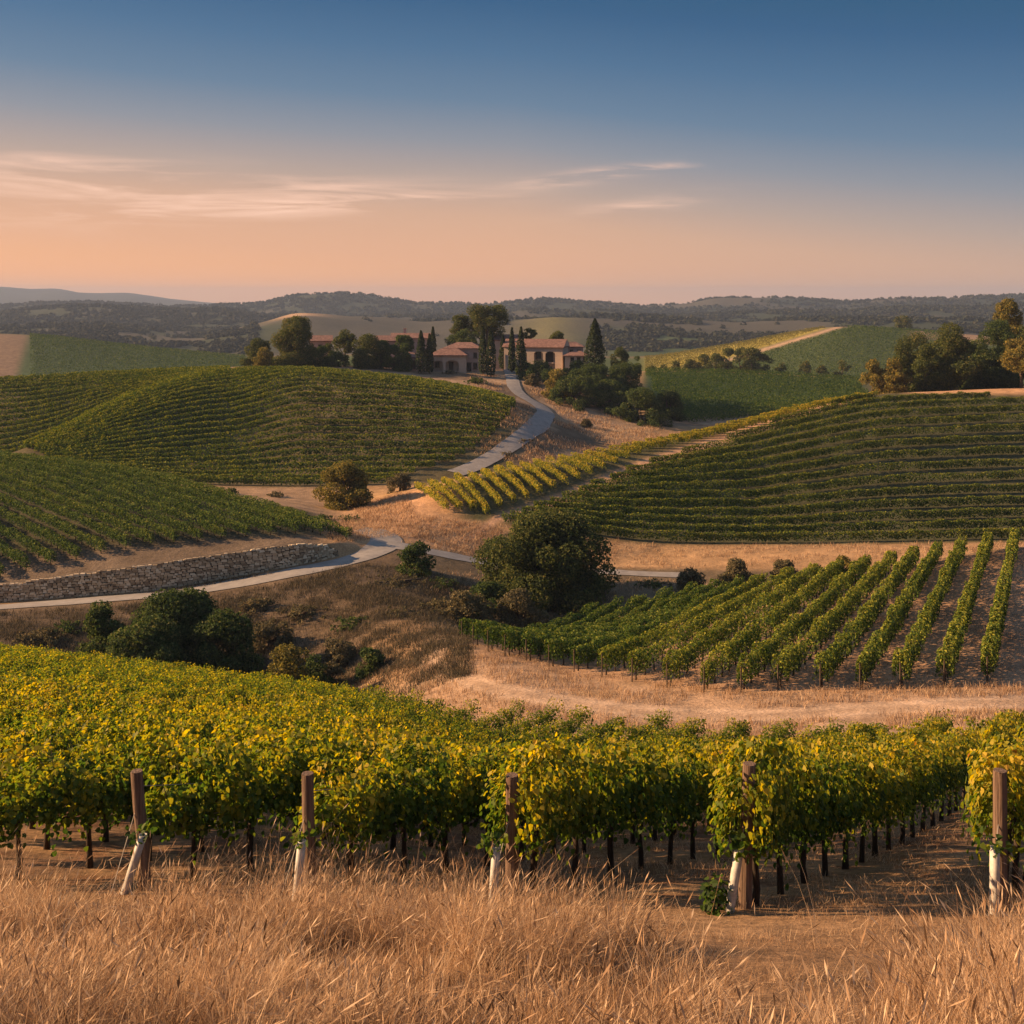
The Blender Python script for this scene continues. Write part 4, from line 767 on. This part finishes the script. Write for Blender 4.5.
# ------------------------------------------------------------------ front vineyard
ROWDIR = np.array([.5, .866]); ROWDIR /= np.linalg.norm(ROWDIR); ANG = math.atan2(ROWDIR[1], ROWDIR[0])
NV = 9
def vine_mesh(i, nleaf=1300):
    """canopy of one trained vine, its row along local x"""
    n = nleaf; x = RS.uniform(-.82, .82, n); lump = vnoise((x + i * 3.3) / .42, x * 0 + i, 4); f = RS.uniform(0, 1, n) ** .85
    top = 1.46 + .66 * lump; bot = 1.08 - .26 * vnoise((x + i * 5.1) / .3, x * 0 + i + 50, 6); z = bot + (top - bot) * f
    side = np.sign(RS.uniform(-1, 1, n)); dep = 1 - RS.uniform(size=n) ** 2 * .85; w = .42 * (.40 + .95 * lump) * (.55 + .5 * np.cos(x / .82 * 1.35)); z = z - .16 * (x / .8) ** 2 * f * (1 - .5 * np.clip(f - .65, 0, 1) / .35); y = side * dep * w
    P = np.stack([x, y, z], -1) + RS.normal(size=(n, 3)) * .035
    N = np.stack([RS.normal(size=n) * .4, side * (.4 + .6 * dep), .25 + .8 * (f - .3)], -1) + RS.normal(size=(n, 3)) * .35; N /= np.linalg.norm(N, axis=1)[:, None]
    T = np.stack([RS.normal(size=n) * .6, RS.normal(size=n) * .3, -1 + RS.normal(size=n) * .4], -1)
    # upright or arching shoots that break the outline
    for k in range(11):
        a = np.array([RS.uniform(-.7, .7), RS.uniform(-.2, .2), 1.6 + .35 * RS.uniform()]); t = np.linspace(0, 1, 9); dr = np.array([RS.uniform(-.35, .35), RS.uniform(-.4, .4), RS.uniform(.2, .5)])
        pp = a + t[:, None] * dr - np.array([0, 0, .28]) * (t ** 2)[:, None] + RS.normal(size=(9, 3)) * .03; P = np.concatenate([P, pp]); nn = unit(9); nn[:, 2] = abs(nn[:, 2]); N = np.concatenate([N, nn]); T = np.concatenate([T, unit(9) - np.array([0, 0, .5])])
    for k in range(26):
        sd = RS.choice((-1, 1)); a = np.array([RS.uniform(-.62, .62), sd * RS.uniform(.12, .3), RS.uniform(1.25, 1.85)]); t = np.linspace(0, 1, 14); drop = RS.uniform(.45, 1.0); ou = RS.uniform(.10, .30)
        pp = a + np.stack([t * RS.uniform(-.18, .18), sd * ou * np.sin(t * 2.2), .18 * np.sin(t * 2.4) - drop * t ** 1.7], -1) + RS.normal(size=(14, 3)) * .028; P = np.concatenate([P, pp])
        nn = np.stack([RS.normal(size=14) * .35, sd * np.ones(14), .35 + RS.normal(size=14) * .3], -1); nn /= np.linalg.norm(nn, axis=1)[:, None]; N = np.concatenate([N, nn]); T = np.concatenate([T, np.stack([RS.normal(size=14) * .5, RS.normal(size=14) * .2, -np.ones(14)], -1)])
    Vv, Ff = lobed_leaves(P, N, T, RS.uniform(.05, .108, len(P)))
    return set_tone(mesh_np('canopy', Vv, [Ff], M['vine']), np.clip((P[:, 2] - 1.35) * .32 + .15, -.02, .42), 6)  # tone yellows leaves with height, painting in the sunlit canopy top
def vine_trunk(i):
    b = MB(); q = RS.uniform(-.05, .05, 6); b.tube([(0, 0, -.12), (q[0], q[1], .25), (q[2], q[3], .6), (q[4] * .5, q[5] * .5, .9)], [.062, .045, .04, .05], 8, jit=.22)
    for s in (-1, 1): b.tube([(0, 0, .86), (s * .18, RS.uniform(-.03, .03), .98), (s * .45, RS.uniform(-.03, .03), .98 + RS.uniform(-.04, .06)), (s * .72, 0, 1.02)], [.042, .034, .026, .014], 6, jit=.25)
    for k in range(5):
        x0 = RS.uniform(-.6, .6); b.tube([(x0, 0, .98), (x0 + RS.uniform(-.1, .1), RS.uniform(-.08, .08), 1.45), (x0 + RS.uniform(-.15, .15), RS.uniform(-.15, .15), 1.85)], [.009, .007, .004], 4)
    return b.mesh('trunk', M['bark'], True)
canopies = [vine_mesh(i) for i in range(NV)]; trunks = [vine_trunk(i) for i in range(5)]
SPAN = 2.42 / abs(math.sin(ANG)) * 1.0
posts = {}
FR = [(145, 15.9), (310, 15.4), (512, 15.0), (745, 14.4), (1000, 14.0)]
starts = [((p - CX) / F * dd, dd) for p, dd in FR]
step = 2.75
s0 = starts[0]; left_rows = [(s0[0] - step * k, s0[1] + .12 * k) for k in range(1, 27)]
right_rows = [(starts[-1][0] + step * k, starts[-1][1] - .1 * k) for k in range(1, 3)]
allrows = [(x, y, 'left', k + 1) for k, (x, y) in enumerate(left_rows)] + [(x, y, 'post', k) for k, (x, y) in enumerate(starts)] 
cand = []
for (x0, y0, side, k) in allrows:
    q = [.95, .9, .65, .38, .9][k] if side == 'post' else .95; j = 0
    while True:
        x = x0 + ROWDIR[0] * q; y = y0 + ROWDIR[1] * q; j += 1
        b_ = CX + F * x / y; end = float(kd(4, b_))
        if y > end - .3 - 1.6 * ((k * 37 + (side == 'post') * 11) % 7) / 6 or q > 110: break
        if -30 < b_ < 1052: cand.append((math.hypot(x, y), x, y, side, k, j))
        q += 1.28 * random.uniform(.94, 1.06)
cand.sort(); near_v, rest = cand[:300], cand[300:]
postname = ['leftmost leaning post', 'second post from the left', 'third post from the left', 'post wrapped in yellow leaves', 'rightmost post']
VG = 'grapevines of the front vineyard'
for (dist, x, y, side, k, j) in near_v:
    z = h1(x, y)
    if side == 'post':
        lab = (f'end grapevine at the {postname[k]}' if j == 1 else f'{ordinal(j)} grapevine along the row of the {postname[k]}'); grp = VG
    elif side == 'right': lab = 'grapevine in the row beyond the rightmost post'; grp = VG
    else: lab = f'grapevine in the {ordinal(k)} row left of the leftmost leaning post'; grp = f'vines in the {ordinal(k)} row left of the leftmost post'
    root = link('grapevine', None, None, (x, y, z), ANG + random.choice((0, math.pi)) + random.uniform(-.06, .06)); tag(root, lab, 'grapevine', grp)
    if side == 'right': root['group'] = 'vines beyond the rightmost post'
    s_ = random.uniform(.92, 1.1)
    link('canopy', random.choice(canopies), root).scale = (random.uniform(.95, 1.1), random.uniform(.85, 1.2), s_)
    link('trunk', random.choice(trunks), root, rz=random.choice((0, math.pi)))
# the remaining plants farther down the slope read as one sea of leaves
PP = []; NN = []; TN = []
for (dist, x, y, side, k, j) in rest:
    n = 560; lx = RS.uniform(-.8, .8, n); f = RS.uniform(0, 1, n) ** .7; lump = vnoise((lx + j * 1.28) / .5, lx * 0 + k, 4); ly = RS.uniform(-1, 1, n) * .42 * (.6 + .7 * lump); lz = .7 + (.85 + .6 * lump) * f
    c_, s_ = math.cos(ANG), math.sin(ANG); z = h1(x, y); TN.append(np.clip((lz - 1.35) * .32 + .15, -.02, .42))  # same height tone: sunlit tops painted into the leaf colour
    PP.append(np.stack([x + lx * c_ - ly * s_, y + lx * s_ + ly * c_, z + lz], -1)); nn = np.stack([-s_ * np.sign(ly), c_ * np.sign(ly), .2 + f], -1) + RS.normal(size=(n, 3)) * .5; NN.append(nn / np.linalg.norm(nn, axis=1)[:, None])
if PP:
    TN = np.concatenate(TN)
    PP = np.concatenate(PP); NN = np.concatenate(NN); Vv, Ff = leaf_quads(PP, NN, RS.uniform(.08, .165, len(PP)))
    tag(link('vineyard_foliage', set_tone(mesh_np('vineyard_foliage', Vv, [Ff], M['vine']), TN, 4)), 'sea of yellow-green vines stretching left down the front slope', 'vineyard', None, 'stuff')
# end posts, white grow tubes, trellis wires
tubes = [(127, 17.4, .24), (297, 16.3, .07), (493, 15.2, .05), (731, 14.2, .12), (995, 13.9, .0)]
plab = ['leftmost wooden vineyard post, leaning left, clear of leaves', 'straight brown wooden post second from left', 'wooden post half hidden by yellow leaves', 'wooden end post wrapped in yellow vine leaves', 'wooden post at the right edge beside the bare aisle']
lean = [-.07, -.02, 0, .03, .0]
for i, ((x, y), (pp, dd)) in enumerate(zip(starts, FR)):
    z = h1(x, y); b = MB(); top = 1.78
    hgt = [1.72, 1.75, 1.75, 1.9, 1.8][i]
    b.tube([(0, 0, -.5), (lean[i] * .3, 0, hgt * .33), (lean[i] * hgt * .7, .0, hgt * .7), (lean[i] * hgt, 0, hgt - .015), (lean[i] * hgt, 0, hgt)], [.092, .088, .084, .082, .081], 18, jit=.05)
    po = link('vineyard_post', b.mesh('vineyard_post', M['post']), None, (x, y, z)); tag(po, plab[i], 'wooden post', 'end posts of the front vineyard')
    w = MB()
    for hz in (1.02, 1.5):
        L = 6.0; pts = [(lean[i] * hz, 0, hz)] + [(ROWDIR[0] * s, ROWDIR[1] * s, h1(x + ROWDIR[0] * s, y + ROWDIR[1] * s) - z + hz) for s in np.linspace(.6, L, 8)]; w.tube(pts, .006, 5)
    w.tube([(lean[i] * 1.3, 0, 1.3), (-.35, -.45, h1(x - .35, y - .45) - z - .05)], .006, 5)
    link('trellis_wire', w.mesh('trellis_wire', M['wire']), po)
tl = ['white grow tube leaning far left beside the leaning post', 'white grow tube with leaves at its top by the second post', 'scuffed white grow tube near the middle post', 'white grow tube behind leaves of the wrapped end post', 'upright white grow tube by the right edge post']
for i, (p_, dd, ln) in enumerate(tubes):
    q = at(p_, FR[i][1] - .35); b = MB(); hgt = .66; a = np.linspace(0, 2 * np.pi, 14, endpoint=False); V = []
    for s, r in ((-.1, .062), (.35, .06), (.72, .058), (.72, .05), (.30, .05)): V += [[math.cos(t) * r * (1 + .08 * math.sin(3 * t)) + ln * s * 1.3, math.sin(t) * r, s] for t in a]
    Fq = [[k * 14 + j, k * 14 + (j + 1) % 14, (k + 1) * 14 + (j + 1) % 14, (k + 1) * 14 + j] for k in range(4) for j in range(14)]
    b.add(np.array(V), np.array(Fq)); to = link('grow_tube', b.mesh('grow_tube', M['tube'], True), None, q + Vector((0, 0, .12))); tag(to, tl[i], 'grow tube', 'white grow tubes by the posts')
    n = 26; P = np.stack([ln * .9 + RS.normal(size=n) * .09, RS.normal(size=n) * .09, .74 + RS.normal(size=n) * .07], -1); N = unit(n); Vv, Ff = lobed_leaves(P, N, unit(n), RS.uniform(.07, .12, n)); link('leaves', mesh_np('leaves', Vv, [Ff], M['vine']), to)

q = at(716, 14.05); n = 150; u = unit(n); u[:, 2] = np.abs(u[:, 2]); P = u * np.array([.24, .24, .5]) * (RS.uniform(.25, 1, n) ** .5)[:, None]; N = u + RS.normal(size=(n, 3)) * .4; N /= np.linalg.norm(N, axis=1)[:, None]
Vv, Ff = lobed_leaves(P, N, unit(n) - np.array([0, 0, .6]), RS.uniform(.05, .10, n)); sk = link('vine_sucker', None, None, q); tag(sk, 'low leafy vine shoots sprouting at the foot of the leaf-wrapped post', 'vine shoots')
link('foliage', mesh_np('foliage', Vv, [Ff], M['vine']), sk); sb = MB()
for k in range(5): sb.tube([(0, 0, -.05), (RS.uniform(-.1, .1), RS.uniform(-.1, .1), .2), (RS.uniform(-.2, .2), RS.uniform(-.2, .2), .42)], [.008, .006, .004], 5)
link('stem', sb.mesh('stem', M['bark'], True), sk)
# ------------------------------------------------------------------ dry grass
def grass_mesh(X, Y, hgt, wid, bend, heads=0.0, name='dry_grass', label='', lean_dir=None, mat='grass', tone=None):
    n = len(X); Z = H(X, Y) - .03; B = np.stack([X, Y, Z], -1); a = RS.uniform(0, 2 * np.pi, n); D = np.stack([np.cos(a), np.sin(a), 0 * a], -1); 
    if lean_dir is not None: D = D * .7 + np.asarray(lean_dir); D /= np.linalg.norm(D, axis=1)[:, None] + 1e-9
    b = RS.uniform(0, np.pi, n); Wd = np.stack([np.cos(b), np.sin(b), 0 * b], -1)
    t = [0, .4, .75, 1.0]; V = []; k = bend * RS.uniform(.1, 1.0, n)
    for i, q in enumerate(t):
        c = B + np.array([0, 0, 1]) * (hgt * (q - .25 * k * q ** 2.2))[:, None] + D * (hgt * k * q ** 1.8)[:, None]; w = (wid * (1 - .72 * q))[:, None]
        V += [c - Wd * w, c + Wd * w]
    V = np.stack(V, 1).reshape(-1, 3); i = (np.arange(n) * 8)[:, None]; Ff = np.concatenate([i + np.array([2 * q, 2 * q + 1, 2 * q + 3, 2 * q + 2]) for q in range(3)], 0)
    Vh = None
    if heads > 0:
        m = np.nonzero(RS.uniform(size=n) < heads)[0]
        tip = V.reshape(n, 8, 3)[m, 6]; d0 = tip - V.reshape(n, 8, 3)[m, 4]; d0 /= np.linalg.norm(d0, axis=1)[:, None] + 1e-9; L = (RS.uniform(.06, .13, len(m)))[:, None]; w = Wd[m] * .006
        Vh = np.stack([tip - d0 * .01, tip + d0 * L * .4 - w, tip + d0 * L, tip + d0 * L * .4 + w], 1).reshape(-1, 3); Fh = np.arange(len(Vh)).reshape(-1, 4) + len(V); V = np.concatenate([V, Vh]); Ff = np.concatenate([Ff, Fh])
    me = mesh_np(name, V, [Ff], M[mat], True)
    if tone is not None:
        tv = np.repeat(tone, 8)
        if heads > 0: tv = np.concatenate([tv, np.repeat(tone[m], 4)])
        set_tone(me, tv, 1)
    return tag(link(name, me), label, 'grass', None, 'stuff')
def front_edge(x): return np.interp(x, [-12, -5, -1, 2.2, 3.0, 4.2, 5.4, 6.3, 9], [14.0, 13.3, 12.9, 12.0, 11.6, 10.2, 10.2, 13.0, 13.4])
def tufts(nt, per, yr, label, hmul=1.0, keepf=None):
    Yc = RS.uniform(yr[0], yr[1], nt); Xc = RS.uniform(-1, 1, nt) * (.60 * Yc + 2.5); e = front_edge(Xc); fine = fbm(Xc, Yc, .8, 3, 5); big = fbm(Xc, Yc, 2.4, 3, 15)
    bare = sstep(.9, 1.7, Xc - (Yc - 9) * .12 + (fine - .5) * 1.5) * (1 - sstep(4.0, 5.0, Xc - (Yc - 11) * .45 + (fine - .5) * 2)) * sstep(4.4, 6.4, Yc + (big - .5) * 1.5)
    den = (1 - sstep(-.9, .5, Yc - e + (fine - .5) * 3.6)) * sstep(.38, .56, fine + .45 * (big - .5)) * (1 - .97 * bare)
    ok = RS.uniform(size=nt) < den; Xc, Yc, big, fine, bare = Xc[ok], Yc[ok], big[ok], fine[ok], bare[ok]; m = len(Xc)
    th = (.20 + .55 * sstep(.32, .66, big) * RS.uniform(.55, 1.15, m)) * hmul * (1 - .6 * bare); cnt = (per * RS.uniform(.5, 1.4, m)).astype(int); i = np.repeat(np.arange(m), cnt); n = len(i)
    r = np.abs(RS.normal(size=n)) * .085; a = RS.uniform(0, 2 * np.pi, n); X = Xc[i] + np.cos(a) * r; Y = Yc[i] + np.sin(a) * r
    hg = th[i] * RS.uniform(.35, 1.2, n) * (1 - .9 * np.clip(r, 0, .35)); tone = (RS.uniform(-.36, .34, m) + .35 * (big - .5))[i]
    out = np.stack([np.cos(a), np.sin(a), 0 * a], -1) * (r / .12)[:, None] * .8 + np.array([.28, -.08, 0])
    grass_mesh(X, Y, hg, RS.uniform(.0012, .003, n), .95, .22, 'dry_grass', label, out, 'grass', tone)
tufts(4300, 105, (4.2, 15.2), 'golden dry grass in tussocks across the near slope')
tufts(420, 40, (11.2, 14.6), 'taller dry grass tussocks along the foot of the vine rows', 1.45)
n = 150000; Y = RS.uniform(4.2, 15.2, n); X = RS.uniform(-1, 1, n) * (.60 * Y + 2.5); fine = fbm(X, Y, .6, 3, 25); bare = sstep(.9, 1.7, X - (Y - 9) * .12 + (fine - .5) * 1.5) * (1 - sstep(4.0, 5.0, X - (Y - 11) * .45)) * sstep(4.4, 6.4, Y)
ok = RS.uniform(size=n) < (1 - sstep(-.9, .5, Y - front_edge(X) + (fine - .5) * 3)) * (1 - .93 * bare) * (.25 + .75 * sstep(.35, .6, fine)); X, Y, fine = X[ok], Y[ok], fine[ok]
grass_mesh(X, Y, RS.uniform(.07, .26, len(X)), RS.uniform(.0012, .003, len(X)), 1.2, .05, 'dry_grass', 'short matted straw between the grass tussocks', None, 'grass', (fine - .5) * .6 - .12)
n = 4200; Y = RS.uniform(4.2, 14.6, n); X = RS.uniform(-1, 1, n) * (.60 * Y + 2); ok = (Y < front_edge(X) + .4) & (RS.uniform(size=n) < .3 + .7 * sstep(.45, .6, fbm(X, Y, 1.3, 2, 8))); X, Y = X[ok], Y[ok]
bare = (X > 1.0) & (X < 4.6) & (Y > 5.6); keep = ~bare | (RS.uniform(size=len(X)) < .12); X, Y = X[keep], Y[keep]
grass_mesh(X, Y, RS.uniform(.45, 1.0, len(X)), RS.uniform(.0018, .0035, len(X)), .95, .95, 'dry_grass', 'long arching seed stalks standing above the near grass', (.45, -.1, 0))
# straw and stubble between the front rows and on the banks
def scatter(n, dr, pr, keep, hr_, wr, name_lab, blades=5, spread=.14, bend=.9, mat='grass'):
    dd = RS.uniform(dr[0], dr[1], n); p = RS.uniform(pr[0], pr[1], n); x = (p - CX) / F * dd; ok = keep(p, dd, x); x, dd = x[ok], dd[ok]
    x = np.repeat(x, blades) + RS.normal(size=len(x) * blades) * spread; y = np.repeat(dd, blades) + RS.normal(size=len(dd) * blades) * spread
    grass_mesh(x, y, RS.uniform(*hr_, len(x)), RS.uniform(*wr, len(x)), bend, 0, 'dry_grass', name_lab, None, mat)
scatter(2600, (6.0, 14.6), (560, 1100), lambda p, d, x: (x > .9) & (fbm(x, d, .8, 3, 3) > .46), (.05, .18), (.0015, .0035), 'flattened straw on the bare ground at the foot of the rows', 9, .12, 1.5)
scatter(16000, (14.6, 50), (250, 1150), lambda p, d, x: (d < kd(4, p)) & (fbm(x, d, 1.5, 3, 3) > .44), (.06, .2), (.004, .008), 'short straw littering the aisles of the front vineyard', 5, .18, 1.3)
scatter(15000, (44, 96), (320, 1120), lambda p, d, x: (d > kd(4, p) + 1.5) & (d < kd(6, p) + .5) & (np.abs(HOR - F * H(x, d) / d - np.interp(p, [424, 452, 500, 570, 660, 760, 880, 960], [655, 676, 690, 703, 714, 716, 709, 704])) > 6.5) & (fbm(x, d, 4, 3, 13) > .50 - .14 * np.exp(-((d - kd(6, p) + 3) / 3.0) ** 2)), (.2, .55), (.012, .022), 'tawny grass along the dirt track', 6, .22)
scatter(9000, (66, 122), (430, 1100), lambda p, d, x: (d > kd(6, p)) & (d < kd(7, p)) & (fbm(x, d, 3, 3, 23) > .47), (.12, .3), (.012, .022), 'sparse straw between the sunlit vine rows', 5, .22)
scatter(36000, (80, 128), (-60, 470), lambda p, d, x: (d > kd(4, p) + 1) & (d < kd(8, p) - 6.2) & (RS.uniform(size=len(x)) < .25 + .75 * (fbm(x, d, 3, 3, 33) > .47)), (.2, .65), (.015, .03), 'weeds coloured dark to shade the bank below the road', 7, .3, .9, 'weed')
scatter(6000, (120, 156), (330, 1100), lambda p, d, x: (d > kd(7, p) + 1) & (d < kd(10, p)) & ((d > 139) | (d < 131)) & (fbm(x, d, 3, 3, 43) > .45) & (p > 400), (.25, .6), (.018, .035), 'dry grass on the banks around the great oak', 6, .3)
scatter(5000, (136, 172), (325, 500), lambda p, d, x: (d > kd(9, p)) & (p > 325 + 70 * (fbm(x, d, 6, 3, 4) - .2)) & (d < kd(11, p)) & (HOR - F * H(x, d) / d > np.interp(p, [400, 415, 450, 500], [470, 515, 519, 530])), (.25, .6), (.018, .035), 'bright tawny grass on the sunlit mound', 6, .3)
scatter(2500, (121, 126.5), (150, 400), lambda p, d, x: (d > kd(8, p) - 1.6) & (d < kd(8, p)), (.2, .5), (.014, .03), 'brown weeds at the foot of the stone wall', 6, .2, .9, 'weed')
scatter(9000, (200, 300), (470, 660), lambda p, d, x: (d > 215) & (fbm(x, d, 5, 3, 53) > .48) & (np.abs(p - np.interp(HOR - F * H(x, d) / d, [369, 389, 399, 406, 414, 426, 440, 455, 470], [510, 514, 524, 541, 547, 540, 520, 497, 465])) > 13), (.3, .8), (.03, .06), 'dry grass on the bank below the villa', 5, .5)

# ------------------------------------------------------------------ haze over the valley
hb = MB(); hb.box((0, 4700, 0), (23000, 9700, 330)); hm_ = bpy.data.materials.new('haze_air'); hm_.use_nodes = True; ht = hm_.node_tree
for n_ in list(ht.nodes): ht.nodes.remove(n_)
ho = ht.nodes.new('ShaderNodeOutputMaterial'); pv = ht.nodes.new('ShaderNodeVolumePrincipled'); pv.inputs['Color'].default_value = (.37, .50, .78, 1); pv.inputs['Density'].default_value = .000115; pv.inputs['Anisotropy'].default_value = .1
ht.links.new(pv.outputs[0], ho.inputs['Volume'])
zl = float(GZ.min()) - 2; zh = float(GZ.max()) + 25
hb = MB(); wx = float(np.abs(GXw).max()) + 300; hb.box((0, (9200 - 25) / 2 , (zl + zh) / 2), (2 * wx, 9200 + 25 + 600, zh - zl))
tag(link('haze', hb.mesh('haze', hm_)), 'thin evening haze over the hills', 'haze', None, 'stuff')
